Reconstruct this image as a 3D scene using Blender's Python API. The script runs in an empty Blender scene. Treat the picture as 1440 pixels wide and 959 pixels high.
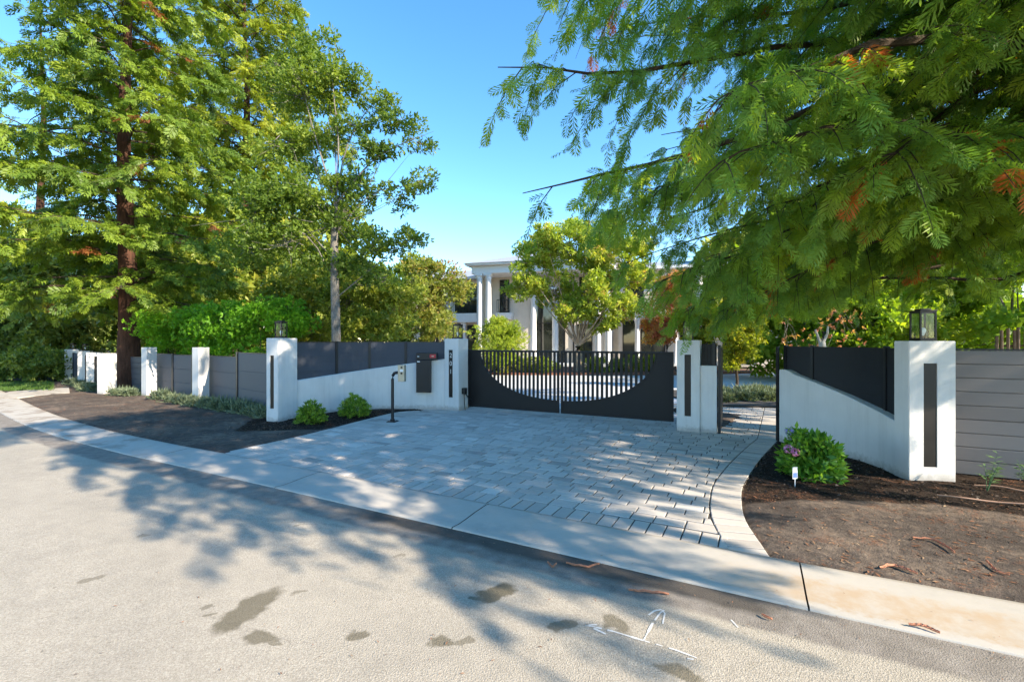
import bpy, bmesh, math, random
import numpy as np
from mathutils import Vector, Matrix
R = math.radians
rng = np.random.default_rng(7)
random.seed(7)
scene = bpy.context.scene
COL = scene.collection
F = 655.0; H = 1.8; CX = 720.0; CY = 479.5

def G(px, py, z=0.0):
    v = py - CY
    return ((px-CX)*(H-z)/v, F*(H-z)/v)
def PZ(px, Z):
    return (px-CX)/F*Z
def HZ(py, Z):
    return H + (CY-py)/F*Z

# ------------------------------------------------------------------ objects
def tag(o, label=None, cat=None, group=None, kind=None):
    if label: o['label'] = label
    if cat: o['category'] = cat
    if group: o['group'] = group
    if kind: o['kind'] = kind
    return o
def empty(name, loc=(0,0,0), rz=0.0, **k):
    o = bpy.data.objects.new(name, None); COL.objects.link(o)
    o.location = loc; o.rotation_euler = (0,0,rz); o.empty_display_size = .2
    return tag(o, **k)
def link(name, me, mat, parent=None, loc=None, smooth=False):
    o = bpy.data.objects.new(name, me); COL.objects.link(o)
    if mat is not None:
        if isinstance(mat, (list, tuple)):
            for m in mat: me.materials.append(m)
        else: me.materials.append(mat)
    if parent is not None: o.parent = parent
    if loc is not None: o.location = loc
    if smooth: me.polygons.foreach_set('use_smooth', [True]*len(me.polygons))
    return o
def copy_tree(o, parent=None):
    c = o.copy(); COL.objects.link(c); c.parent = parent
    for ch in list(o.children): copy_tree(ch, c)
    return c

class MB:
    def __init__(s): s.v=[]; s.f=[]
    def add(s, vs, fs):
        b=len(s.v); s.v += [tuple(p) for p in vs]; s.f += [tuple(b+i for i in f) for f in fs]; return s
    def box(s, x0,x1,y0,y1,z0,z1, bev=0.0, M=None):
        if bev>0:
            bm=bmesh.new(); bmesh.ops.create_cube(bm,size=1)
            for v in bm.verts:
                v.co=Vector(((x0+x1)/2+v.co.x*(x1-x0),(y0+y1)/2+v.co.y*(y1-y0),(z0+z1)/2+v.co.z*(z1-z0)))
            bmesh.ops.bevel(bm,geom=bm.edges[:],offset=bev,segments=2,affect='EDGES',profile=.5)
            bm.verts.index_update()
            vs=[v.co.copy() for v in bm.verts]; fs=[[v.index for v in f.verts] for f in bm.faces]; bm.free()
        else:
            vs=[Vector(p) for p in ((x0,y0,z0),(x1,y0,z0),(x1,y1,z0),(x0,y1,z0),(x0,y0,z1),(x1,y0,z1),(x1,y1,z1),(x0,y1,z1))]
            fs=[(0,3,2,1),(4,5,6,7),(0,1,5,4),(1,2,6,5),(2,3,7,6),(3,0,4,7)]
        if M is not None: vs=[M@v for v in vs]
        return s.add(vs,fs)
    def tube(s, pts, rad, n=8, cap=True):
        pts=[Vector(p) for p in pts]
        if not hasattr(rad,'__len__'): rad=[rad]*len(pts)
        b=len(s.v); up=Vector((0,0,1))
        for i,p in enumerate(pts):
            d=(pts[min(i+1,len(pts)-1)]-pts[max(i-1,0)]).normalized()
            a=d.cross(up)
            if a.length<.05: a=d.cross(Vector((1,0,0)))
            a.normalize(); c=d.cross(a).normalized()
            for k in range(n):
                t=2*math.pi*k/n
                s.v.append(tuple(p+(a*math.cos(t)+c*math.sin(t))*rad[i]))
        for i in range(len(pts)-1):
            for k in range(n):
                k2=(k+1)%n
                s.f.append((b+i*n+k, b+(i+1)*n+k, b+(i+1)*n+k2, b+i*n+k2))
        if cap:
            s.f.append(tuple(b+k for k in range(n))); s.f.append(tuple(b+(len(pts)-1)*n+k for k in reversed(range(n))))
        return s
    def prism(s, poly, z0, z1):
        n=len(poly); b=len(s.v)
        s.v += [(p[0],p[1],z0) for p in poly]+[(p[0],p[1],z1) for p in poly]
        s.f.append(tuple(b+i for i in reversed(range(n)))); s.f.append(tuple(b+n+i for i in range(n)))
        for i in range(n):
            j=(i+1)%n; s.f.append((b+i,b+j,b+n+j,b+n+i))
        return s
    def build(s, name, mat, parent=None, loc=None, smooth=False):
        me=bpy.data.meshes.new(name); me.from_pydata(s.v,[],s.f); me.update()
        bm=bmesh.new(); bm.from_mesh(me); bmesh.ops.recalc_face_normals(bm,faces=bm.faces[:]); bm.to_mesh(me); bm.free()
        o=link(name,me,mat,parent,loc,smooth)
        if smooth:
            try: me.set_sharp_from_angle(angle=R(40))
            except Exception: pass
        return o

def np_mesh(name, V, Fq, k, attr=None, mat=None, parent=None, loc=None):
    """V (n,3), Fq (m,k) same-size polygons; attr per face float 'var'."""
    me=bpy.data.meshes.new(name)
    me.vertices.add(len(V)); me.vertices.foreach_set('co', np.ascontiguousarray(V,dtype=np.float32).ravel())
    m=len(Fq); me.loops.add(m*k); me.polygons.add(m)
    me.loops.foreach_set('vertex_index', np.ascontiguousarray(Fq,dtype=np.int32).ravel())
    me.polygons.foreach_set('loop_start', np.arange(0,m*k,k,dtype=np.int32))
    me.update(calc_edges=True)
    if attr is not None:
        a=me.attributes.new('var','FLOAT','FACE'); a.data.foreach_set('value', np.ascontiguousarray(attr,dtype=np.float32))
    return link(name,me,mat,parent,loc)

# ------------------------------------------------------------------ materials
def new_mat(name):
    m=bpy.data.materials.new(name); m.use_nodes=True
    nt=m.node_tree; nt.nodes.clear()
    out=nt.nodes.new('ShaderNodeOutputMaterial')
    return m,nt,out
def N(nt,t,**kw):
    n=nt.nodes.new(t)
    for k,v in kw.items():
        if k in n.inputs: n.inputs[k].default_value=v
        else: setattr(n,k,v)
    return n
def ramp(nt, fac, stops, interp='LINEAR'):
    r=nt.nodes.new('ShaderNodeValToRGB'); r.color_ramp.interpolation=interp
    e=r.color_ramp.elements
    while len(e)<len(stops): e.new(.5)
    for el,(p,c) in zip(e,stops):
        el.position=p; el.color=(c[0],c[1],c[2],1) if hasattr(c,'__len__') else (c,c,c,1)
    nt.links.new(fac,r.inputs[0]); return r.outputs[0]
def mixc(nt, fac, a, b, mode='MIX'):
    n=nt.nodes.new('ShaderNodeMix'); n.data_type='RGBA'; n.blend_type=mode
    def setin(i,v):
        if hasattr(v,'is_linked') or isinstance(v,bpy.types.NodeSocket): nt.links.new(v,n.inputs[i])
        elif hasattr(v,'__len__'): n.inputs[i].default_value=(v[0],v[1],v[2],1)
        else: n.inputs[i].default_value=v
    setin(0,fac); setin(6,a); setin(7,b)
    return n.outputs[2]
def mth(nt, op, a, b=None, c=None, clamp=False):
    n=nt.nodes.new('ShaderNodeMath'); n.operation=op; n.use_clamp=clamp
    for i,v in enumerate((a,b,c)):
        if v is None: continue
        if isinstance(v,bpy.types.NodeSocket): nt.links.new(v,n.inputs[i])
        else: n.inputs[i].default_value=v
    return n.outputs[0]
def noise(nt, vec, scale, detail=4, rough=.6, dist=0):
    n=nt.nodes.new('ShaderNodeTexNoise'); n.inputs['Scale'].default_value=scale
    n.inputs['Detail'].default_value=detail; n.inputs['Roughness'].default_value=rough; n.inputs['Distortion'].default_value=dist
    if vec is not None: nt.links.new(vec,n.inputs['Vector'])
    return n.outputs[0]
def mapr(nt, x, a,b,c=0.,d=1.):
    n=nt.nodes.new('ShaderNodeMapRange'); nt.links.new(x,n.inputs[0])
    for i,v in enumerate((a,b,c,d)): n.inputs[i+1].default_value=v
    return n.outputs[0]
def coords(nt, kind='Object'):
    return nt.nodes.new('ShaderNodeTexCoord').outputs[kind]
def worldpos(nt): return nt.nodes.new('ShaderNodeNewGeometry').outputs['Position']
def bump(nt, h, strength=.3, dist=.01):
    b=nt.nodes.new('ShaderNodeBump'); b.inputs['Strength'].default_value=strength; b.inputs['Distance'].default_value=dist
    nt.links.new(h,b.inputs['Height']); return b.outputs[0]
def finish(nt,out,color,rough=.7,normal=None,metal=0.,spec=.5,**kw):
    p=nt.nodes.new('ShaderNodeBsdfPrincipled')
    def s(nm,v):
        if isinstance(v,bpy.types.NodeSocket): nt.links.new(v,p.inputs[nm])
        elif hasattr(v,'__len__'): p.inputs[nm].default_value=(v[0],v[1],v[2],1)
        else: p.inputs[nm].default_value=v
    s('Base Color',color); s('Roughness',rough); s('Metallic',metal); s('Specular IOR Level',spec)
    for k,v in kw.items(): s(k.replace('_',' '),v)
    if normal is not None: nt.links.new(normal,p.inputs['Normal'])
    nt.links.new(p.outputs[0],out.inputs[0]); return p

def plain(name, col, rough=.6, metal=0., spec=.5, var=.12, scale=6., bumpy=.0, bscale=60.):
    m,nt,out=new_mat(name); pos=worldpos(nt)
    n1=noise(nt,pos,scale,5)
    lo=[c*(1-var) for c in col]; hi=[min(1,c*(1+var)) for c in col]
    c=ramp(nt,n1,[(.3,lo),(.7,hi)])
    nrm=bump(nt,noise(nt,pos,bscale,4),bumpy,.01) if bumpy else None
    finish(nt,out,c,mapr(nt,n1,.3,.7,rough-.06,rough+.06),nrm,metal,spec); return m

def stucco(name, col):
    m,nt,out=new_mat(name); pos=worldpos(nt)
    n1=noise(nt,pos,1.7,5); n2=noise(nt,pos,14,5)
    c=ramp(nt,n1,[(.25,[x*.86 for x in col]),(.75,col)])
    mp=nt.nodes.new('ShaderNodeMapping'); nt.links.new(pos,mp.inputs[0]); mp.inputs['Scale'].default_value=(1,1,.06)
    stk=ramp(nt,noise(nt,mp.outputs[0],9,5,.65),[(.50,0),(.66,1)])
    c=mixc(nt,mth(nt,'MULTIPLY',stk,.16),c,(.38,.35,.31))
    # soil splash and scuffs near the foot
    sep=nt.nodes.new('ShaderNodeSeparateXYZ'); nt.links.new(pos,sep.inputs[0])
    zz=mth(nt,'ADD',sep.outputs[2],mth(nt,'MULTIPLY',mth(nt,'SUBTRACT',n2,.5),.22))
    d=mapr(nt,zz,.03,.13,1,0)
    c=mixc(nt,mth(nt,'MULTIPLY',d,.55,clamp=True),c,(.25,.21,.17))
    sc=ramp(nt,noise(nt,pos,5,7,.7),[(.66,0),(.70,1)])
    c=mixc(nt,mth(nt,'MULTIPLY',sc,.10),c,(.35,.33,.3))
    h=mth(nt,'ADD',noise(nt,pos,140,4),mth(nt,'MULTIPLY',noise(nt,pos,18,3),.8))
    finish(nt,out,c,.85,bump(nt,h,.35,.006),spec=.25); return m

M={}
M['white']=stucco('white_stucco',(.70,.665,.62))
M['housewall']=stucco('house_stucco',(.80,.70,.585))
M['housewhite']=plain('house_white_trim',(.80,.79,.77),.6,var=.04)
M['black']=plain('black_metal',(.012,.012,.013),.42,.0,.4,var=.25,scale=9)
M['gateblack']=plain('gate_black_paint',(.014,.0125,.012),.5,0,.3,var=.2,scale=3,bumpy=.05,bscale=200)
M['slot']=plain('bronze_light_panel',(.020,.015,.011),.45,.3,.5,var=.3,scale=4)
M['bronze']=plain('lantern_metal',(.04,.033,.028),.4,.6,.5)
M['roof']=plain('house_roof_metal',(.35,.36,.37),.6,var=.08)
M['beige']=plain('call_box_metal',(.42,.37,.28),.4,.5,.5)
M['red']=plain('red_label',(.45,.02,.03),.5)
M['labelwhite']=plain('white_label',(.7,.7,.7),.5,var=.03)
M['digit']=plain('digit_metal',(.6,.6,.58),.35,.3)
M['pipe']=plain('drip_pipe_brown',(.36,.20,.13),.6)
M['blueprint']=plain('plant_tag_print',(.10,.18,.55),.5)

def board_mat(name, col, pitch, var=.16):
    m,nt,out=new_mat(name); pos=coords(nt)
    sep=nt.nodes.new('ShaderNodeSeparateXYZ'); nt.links.new(pos,sep.inputs[0])
    zi=mth(nt,'FLOOR',mth(nt,'DIVIDE',sep.outputs[2],pitch))
    wn=nt.nodes.new('ShaderNodeTexWhiteNoise'); wn.noise_dimensions='1D'; nt.links.new(zi,wn.inputs['W'])
    mp=nt.nodes.new('ShaderNodeMapping'); nt.links.new(pos,mp.inputs[0]); mp.inputs['Scale'].default_value=(2,2,60)
    g=noise(nt,mp.outputs[0],2.5,6,.65)
    big=noise(nt,pos,1.6,3)
    f=mth(nt,'ADD',mth(nt,'MULTIPLY',wn.outputs[0],.4),mth(nt,'ADD',mth(nt,'MULTIPLY',g,.45),mth(nt,'MULTIPLY',big,.3)))
    c=ramp(nt,f,[(.2,[x*(1-var) for x in col]),(.9,[x*(1+var) for x in col])])
    finish(nt,out,c,.62,bump(nt,g,.3,.004),spec=.35); return m
M['board']=board_mat('grey_composite_boards',(.094,.096,.104),.48,.06)
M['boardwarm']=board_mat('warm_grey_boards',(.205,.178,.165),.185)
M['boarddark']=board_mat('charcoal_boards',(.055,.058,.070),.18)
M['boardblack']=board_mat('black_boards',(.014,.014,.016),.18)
M['brownboard']=board_mat('brown_wood_boards',(.16,.10,.075),.12,.25)
M['stake']=plain('wood_stakes',(.20,.13,.085),.8,var=.3,scale=8,bumpy=.4)

def glass(name, tint=(.9,.95,.95), dark=False):
    m,nt,out=new_mat(name)
    if dark:
        pos=worldpos(nt); n1=noise(nt,pos,.6,3)
        finish(nt,out,ramp(nt,n1,[(.35,(.012,.014,.013)),(.65,(.05,.055,.045))]),.04,spec=.9)
    else:
        a=nt.nodes.new('ShaderNodeBsdfTransparent'); a.inputs[0].default_value=(*tint,1)
        b=nt.nodes.new('ShaderNodeBsdfGlossy'); b.inputs['Roughness'].default_value=.03
        fr=nt.nodes.new('ShaderNodeFresnel'); fr.inputs[0].default_value=1.5
        mx=nt.nodes.new('ShaderNodeMixShader'); nt.links.new(mth(nt,'MULTIPLY',fr.outputs[0],.8),mx.inputs[0])
        nt.links.new(a.outputs[0],mx.inputs[1]); nt.links.new(b.outputs[0],mx.inputs[2]); nt.links.new(mx.outputs[0],out.inputs[0])
    return m
M['glass']=glass('lantern_glass'); M['darkglass']=glass('window_glass',dark=True)
M['bulb']=plain('bulb_glass_white',(.85,.85,.82),.3,var=.02)

def bark_mat(name, lo, hi, scale=8., stretch=.15):
    m,nt,out=new_mat(name); pos=worldpos(nt)
    mp=nt.nodes.new('ShaderNodeMapping'); nt.links.new(pos,mp.inputs[0]); mp.inputs['Scale'].default_value=(1,1,stretch)
    n1=noise(nt,mp.outputs[0],scale,7,.7,.4); n2=noise(nt,pos,1.2,3)
    f=mth(nt,'ADD',mth(nt,'MULTIPLY',n1,.75),mth(nt,'MULTIPLY',n2,.25))
    c=ramp(nt,f,[(.35,lo),(.65,hi)])
    finish(nt,out,c,.9,bump(nt,n1,.9,.04),spec=.15); return m
M['redbark']=bark_mat('redwood_bark',(.028,.015,.010),(.125,.058,.036))
M['greybark']=bark_mat('grey_bark',(.09,.08,.065),(.30,.27,.23),14,.5)
M['tanbark']=bark_mat('tan_smooth_bark',(.22,.15,.10),(.50,.38,.27),6,.6)
M['palebark']=bark_mat('pale_bark',(.35,.31,.26),(.65,.60,.54),6,.6)
M['darkbark']=bark_mat('dark_twig_bark',(.03,.022,.015),(.11,.08,.055),14,.5)

def leaf_mat(name, stops, trans=.35, rough=.5, clump=.5, tmul=(1.5,1.5,.5), cscale=1.1):
    m,nt,out=new_mat(name)
    at=nt.nodes.new('ShaderNodeAttribute'); at.attribute_name='var'
    pos=worldpos(nt)
    n1=noise(nt,pos,cscale,3,.55)
    f=mth(nt,'ADD',mth(nt,'MULTIPLY',at.outputs['Fac'],1-clump),mth(nt,'MULTIPLY',mapr(nt,n1,.3,.7),clump))
    # the top of the ramp is kept for rare dead leaves: var > 1
    c=ramp(nt,f,stops)
    p=nt.nodes.new('ShaderNodeBsdfPrincipled'); nt.links.new(c,p.inputs['Base Color'])
    p.inputs['Roughness'].default_value=rough; p.inputs['Specular IOR Level'].default_value=.35
    t=nt.nodes.new('ShaderNodeBsdfTranslucent')
    nt.links.new(mixc(nt,1.,c,tmul,'MULTIPLY'),t.inputs[0])
    mx=nt.nodes.new('ShaderNodeMixShader'); mx.inputs[0].default_value=trans
    nt.links.new(p.outputs[0],mx.inputs[1]); nt.links.new(t.outputs[0],mx.inputs[2]); nt.links.new(mx.outputs[0],out.inputs[0])
    return m
dead=(.30,.075,.02)
M['rw_near']=leaf_mat('redwood_spray_near',[(0, (0.0801, 0.1767, 0.0423)), (0.35, (0.1602, 0.2864, 0.05)), (0.62, (0.267, 0.39, 0.0423)), (0.86, (0.4006, 0.4753, 0.0346)), (0.885, (0.454, 0.1037, 0.0231)), (1, (0.5609, 0.1584, 0.0308))],.42,cscale=.9)
M['rw_far']=leaf_mat('redwood_spray_far',[(0, (0.041, 0.0828, 0.0135)), (0.35, (0.1056, 0.1737, 0.0193)), (0.65, (0.2069, 0.2838, 0.0257)), (0.93, (0.3233, 0.3726, 0.0369)), (0.96, (0.2001, 0.0828, 0.0278)), (1, (0.2309, 0.0828, 0.0278))],.35,cscale=.35)
M['rw_back']=leaf_mat('redwood_spray_back',[(0, (0.0664, 0.1108, 0.0148)), (0.4, (0.1713, 0.2266, 0.0229)), (0.75, (0.3205, 0.3533, 0.0313)), (1, (0.3978, 0.3904, 0.0462))],.4,cscale=.3)
M['oak']=leaf_mat('grey_tree_leaf',[(0, (0.062, 0.1138, 0.0178)), (0.5, (0.1471, 0.2194, 0.0259)), (1, (0.2788, 0.3332, 0.0405))],.4,cscale=.6)
M['hedge']=leaf_mat('hedge_leaf',[(0, (0.0663, 0.1759, 0.0135)), (0.5, (0.1547, 0.3519, 0.0198)), (1, (0.2873, 0.4887, 0.0315))],.4)
M['under']=leaf_mat('understorey_leaf',[(0, (0.072, 0.12, 0.02)), (0.45, (0.192, 0.248, 0.032)), (0.85, (0.352, 0.36, 0.048)), (1, (0.272, 0.224, 0.04))],.4)
M['myrtle']=leaf_mat('crape_myrtle_leaf',[(0, (0.1574, 0.2357, 0.0358)), (0.45, (0.3149, 0.3961, 0.051)), (0.8, (0.492, 0.5092, 0.0816)), (0.92, (0.5707, 0.4338, 0.102)), (1, (0.5117, 0.2357, 0.1428))],.45,clump=.35)
M['myrtlered']=leaf_mat('red_tipped_leaf',[(0, (0.081, 0.123, 0.0255)), (0.45, (0.198, 0.2378, 0.0425)), (0.72, (0.324, 0.2952, 0.0595)), (1, (0.432, 0.164, 0.1275))],.45,clump=.4)
M['maple']=leaf_mat('autumn_maple_leaf',[(0,(.45,.10,.09)),(.35,(.52,.20,.13)),(.65,(.60,.36,.12)),(1,(.50,.44,.10))],.45)
M['yellow']=leaf_mat('yellow_green_leaf',[(0, (0.119, 0.17, 0.017)), (0.5, (0.255, 0.289, 0.0213)), (1, (0.4675, 0.357, 0.0255))],.45)
M['bright']=leaf_mat('bright_background_leaf',[(0, (0.108, 0.18, 0.0225)), (0.5, (0.243, 0.36, 0.0315)), (1, (0.432, 0.468, 0.054))],.5,cscale=.4)
M['far']=leaf_mat('distant_leaf',[(0,(.05,.09,.025)),(.5,(.14,.19,.03)),(1,(.28,.31,.045))],.3,cscale=.2)
M['shrub']=leaf_mat('glossy_shrub_leaf',[(0, (0.0595, 0.1275, 0.017)), (0.5, (0.187, 0.306, 0.0298)), (1, (0.357, 0.4675, 0.0595))],.3,.35,.2)
M['hydr']=leaf_mat('hydrangea_leaf',[(0, (0.0425, 0.1275, 0.017)), (0.5, (0.119, 0.272, 0.0255)), (1, (0.255, 0.408, 0.051))],.3,.35,.2)
M['lav']=leaf_mat('lavender_leaf',[(0,(.07,.10,.06)),(.5,(.16,.20,.12)),(1,(.26,.29,.16))],.2)
M['olive']=leaf_mat('seedling_leaf',[(0,(.10,.18,.08)),(1,(.22,.34,.14))],.3)
M['grassm']=leaf_mat('grass_blade',[(0,(.05,.11,.02)),(1,(.13,.22,.04))],.3)
M['pink']=leaf_mat('pink_petal',[(0,(.45,.12,.42)),(.5,(.60,.25,.50)),(1,(.80,.55,.65))],.3)
M['violet']=leaf_mat('violet_petal',[(0,(.14,.13,.42)),(1,(.32,.30,.62))],.3)
M['barkstrip']=plain('red_bark_strip',(.42,.17,.09),.8,var=.35,scale=30,bumpy=.5,bscale=90)
M['litter']=leaf_mat('leaf_litter',[(0,(.10,.05,.03)),(.5,(.28,.12,.06)),(1,(.42,.30,.18))],.05)

# ------------------------------------------------------------------ foliage kit
def unit(a): return a/np.maximum(np.linalg.norm(a,axis=-1,keepdims=True),1e-9)
def frames(d, up):
    d=unit(d); s=unit(np.cross(d,up)); n=np.cross(s,d); return d,s,n
def instance(T, Tf, P, D, U, S, var, vj=.15):
    """T (k,3) template, Tf (m,q); P,D,U (n,3); S (n,) ; returns V, Fq, attr"""
    D,Sd,Nn=frames(D,U)
    n=len(P); k=len(T)
    V=P[:,None,:]+S[:,None,None]*(T[None,:,0:1]*D[:,None,:]+T[None,:,1:2]*Sd[:,None,:]+T[None,:,2:3]*Nn[:,None,:])
    Fq=(Tf[None,:,:]+(np.arange(n)*k)[:,None,None]).reshape(-1,Tf.shape[1])
    a=(np.repeat(var,len(Tf))+rng.uniform(-vj,vj,n*len(Tf)))
    return V.reshape(-1,3),Fq,a
def merge(parts):
    Vs=[];Fs=[];As=[];b=0
    for V,Fq,a in parts:
        Vs.append(V);Fs.append(Fq+b);As.append(a);b+=len(V)
    return np.concatenate(Vs),np.concatenate(Fs),np.concatenate(As)

def spray_template(pairs=7, kite=.085, fold=.05):
    vs=[];fs=[]
    def kite_(o,d,L,w,z):
        o=np.array(o,float);d=np.array(d,float);s=np.array((-d[1],d[0],0))
        b=len(vs)
        for p in (o, o+d*L*.55+s*w+np.array((0,0,z)), o+d*L+np.array((0,0,-z*1.5)), o+d*L*.55-s*w+np.array((0,0,z))): vs.append(p)
        fs.append((b,b+1,b+2,b+3))
    kite_((0,0,0),(1,0,0),1.0,.02,0)
    for i in range(pairs):
        t=.12+.82*i/pairs
        L=.46*math.sin(math.pi*(.22+.70*i/pairs))+.06
        for sg in (-1,1):
            a=R(52-18*t)*sg
            kite_((t+(.03 if sg>0 else 0),0,0),(math.cos(a),math.sin(a),0),L,kite*(.8+.3*math.sin(i*3.1+sg)),fold*(1 if i%2 else -.6))
    kite_((.93,0,0),(1,0,0),.2,kite*.7,0)
    return np.array(vs,float),np.array(fs,int)
SPN2=spray_template(8,.042,.05)
SPF=spray_template(6,.075,.07)
LEAF=(np.array([(0,0,0),(.45,.27,.07),(1,0,-.03),(.45,-.27,.07)],float),np.array([(0,1,2,3)]))
LEAFN=(np.array([(0,0,0),(.5,.15,.03),(1,0,-.05),(.5,-.15,.03)],float),np.array([(0,1,2,3)]))
BLADE=(np.array([(0,-.02,0),(0,.02,0),(.6,.014,0),(1,0,-.05)],float),np.array([(0,1,2,3)]))
def tuft(n=6, spread=55, leafw=.2):
    vs=[];fs=[];r=random.Random(n*7+int(spread))
    for i in range(n):
        az=2*math.pi*i/n+r.uniform(-.3,.3); el=R(r.uniform(15,spread))
        d=np.array((math.cos(el),math.sin(el)*math.cos(az),math.sin(el)*math.sin(az)))
        s=unit(np.cross(d,(r.uniform(-1,1),r.uniform(-1,1),r.uniform(-1,1)))); L=r.uniform(.7,1.05); b=len(vs)
        o=np.array((r.uniform(-.25,.2),0,0))
        nn=np.cross(d,s)
        for p in (o,o+d*L*.5+s*leafw+nn*.05,o+d*L,o+d*L*.5-s*leafw+nn*.05): vs.append(p)
        fs.append((b,b+1,b+2,b+3))
    return np.array(vs),np.array(fs,int)
TUFT=tuft(7,70,.19); TUFT5=tuft(5,80,.22); TUFTN=tuft(7,50,.10)

def poly_pts(P, t):
    """P (k,3) polyline, t in 0..1 array -> points & tangents"""
    P=np.asarray(P,float); k=len(P)-1
    x=np.clip(t,0,.9999)*k; i=x.astype(int); f=(x-i)[:,None]
    return P[i]*(1-f)+P[i+1]*f, unit(P[i+1]-P[i])
def smooth_poly(P, n=14):
    P=np.asarray(P,float); k=len(P)
    Q=np.vstack([2*P[0]-P[1],P,2*P[-1]-P[-2]]); out=[]
    for x in np.linspace(0,k-1-1e-6,n):
        i=int(x);t=x-i; a,b,c,d=Q[i],Q[i+1],Q[i+2],Q[i+3]
        out.append(.5*((2*b)+(-a+c)*t+(2*a-5*b+4*c-d)*t*t+(-a+3*b-3*c+d)*t**3))
    return np.array(out)

def limb_foliage(limb, blen, step, spl, droop, T, wood, dens=1., var0=.4, tmin=.1, wr=.006):
    """sprays on branchlets along one limb. limb (k,3)."""
    L=np.sum(np.linalg.norm(np.diff(limb,axis=0),axis=1))
    nb=int(L/step*(1-tmin)); t=np.sort(rng.uniform(tmin,1,nb))
    p,d=poly_pts(limb,t)
    side=np.where(np.arange(nb)%2==0,1.,-1.)[:,None]
    lat=unit(np.cross(d,(0,0,1)))*side
    fw=rng.uniform(.25,.9,(nb,1))
    bd=unit(lat+d*fw+np.array((0,0,1.))*rng.uniform(-.45,.15,(nb,1)))
    bl=blen*(1-.52*t)*rng.uniform(.45,1.2,nb)*np.minimum(1,.45+t*2.2)
    out=[]
    m=np.maximum(3,(bl/(spl*.36)*dens).astype(int))
    idx=np.repeat(np.arange(nb),m)
    s=rng.uniform(.08,1,len(idx))
    B=bl[idx][:,None]; S=s[:,None]
    pos=p[idx]+bd[idx]*B*S+np.array((0,0,-1.))*droop*B*S*S
    tang=unit(bd[idx]+np.array((0,0,-2.))*droop*S)
    sd=np.where(rng.random(len(idx))<.5,1.,-1.)[:,None]
    lat2=unit(np.cross(tang,(0,0,1.)))*sd
    D=unit(tang+lat2*rng.uniform(0,1.1,(len(idx),1))+np.array((0,0,-1.))*rng.uniform(-.05,1.0,(len(idx),1))*droop*2.2+rng.normal(0,.28,(len(idx),3)))
    U=unit(np.array((0,0,1.))+rng.normal(0,.5,(len(idx),3)))
    var=np.clip(var0+rng.normal(0,.16,nb)[idx]+rng.normal(0,.10,len(idx)),0,.83)
    deadm=rng.random(nb)[idx]<.022
    var=np.where(deadm,1.4,var)
    out.append(instance(T[0],T[1],pos,D,U,spl*rng.uniform(.45,1.45,len(idx)),var,.10))
    if wood is not None:
        for i in range(nb):
            q=[p[i]+bd[i]*bl[i]*x+np.array((0,0,-1.))*droop*bl[i]*x*x for x in (0,.35,.7,1.)]
            wood.tube(q,[wr*1.6,wr*1.2,wr*.8,wr*.4],3,False)
    return out

def redwood(name, base, height, prof, nl, spl, T, mat, barkmat, trunk_r, h0, label, group=None, droop=.3, blen=1.4, step=.3,
            limbs=None, twigs=True, az_ok=None, dens=1., var0=.4, lift=.05):
    root=empty(name,(base[0],base[1],0),label=label,cat='tree',group=group)
    w=MB(); lw=MB()
    zs=np.linspace(-.1,height,18)
    tp=[(math.sin(z*.5)*.06,math.cos(z*.37)*.06-.06,z) for z in zs]
    tr=[trunk_r*(max(.05,1-z/height*.93))*(1+.55*math.exp(-max(z,0)*1.6)) for z in zs]
    w.tube(tp,tr,16)
    parts=[]; specs=[]
    if limbs: 
        for l in limbs:
            specs.append((smooth_poly([(p[0]-base[0],p[1]-base[1],p[2]) for p in l[0]],14),l[1]))
    gold=2.39996; az=rng.uniform(0,6.28)
    for i in range(nl):
        h=h0+(height-h0)*(i+.5)/nl; az+=gold+rng.normal(0,.25)
        if az_ok and not az_ok(az%(2*math.pi),h): continue
        L=prof(h,az)*rng.uniform(.72,1.12)
        if L<.4: continue
        c,s=math.cos(az),math.sin(az); k=rng.uniform(-.12,.12)
        lo=rng.uniform(lift-.1,lift+.12)
        pts=[(0,0,h),(c*L*.35,s*L*.35,h+L*(lo)),(c*L*.7-s*k*L,s*L*.7+c*k*L,h+L*(lo*1.1-.06)),(c*L-s*k*L*1.8,s*L+c*k*L*1.8,h+L*(lo-.10))]
        specs.append((smooth_poly(pts,10),1.))
    for limb,sc in specs:
        L=np.sum(np.linalg.norm(np.diff(limb,axis=0),axis=1))
        r0=min(trunk_r*.3,.0075*L+.010); limb=limb.copy(); limb[1:-1]+=rng.normal(0,.012*L/8,(len(limb)-2,3))*2
        lw.tube(limb,[max(.005,r0*(1-.93*j/(len(limb)-1))) for j in range(len(limb))],6,False)
        parts+=limb_foliage(limb,blen*sc*min(1,L/4+.25),step,spl,droop,T,lw if twigs else None,dens,var0)
    # leader tip
    V,Fq,a=merge(parts)
    w.build('trunk',barkmat,root,smooth=True)
    lw.build('limbs',M['darkbark'],root,smooth=True)
    np_mesh('crown',V,Fq,Fq.shape[1],a,mat,root)
    return root

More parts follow.
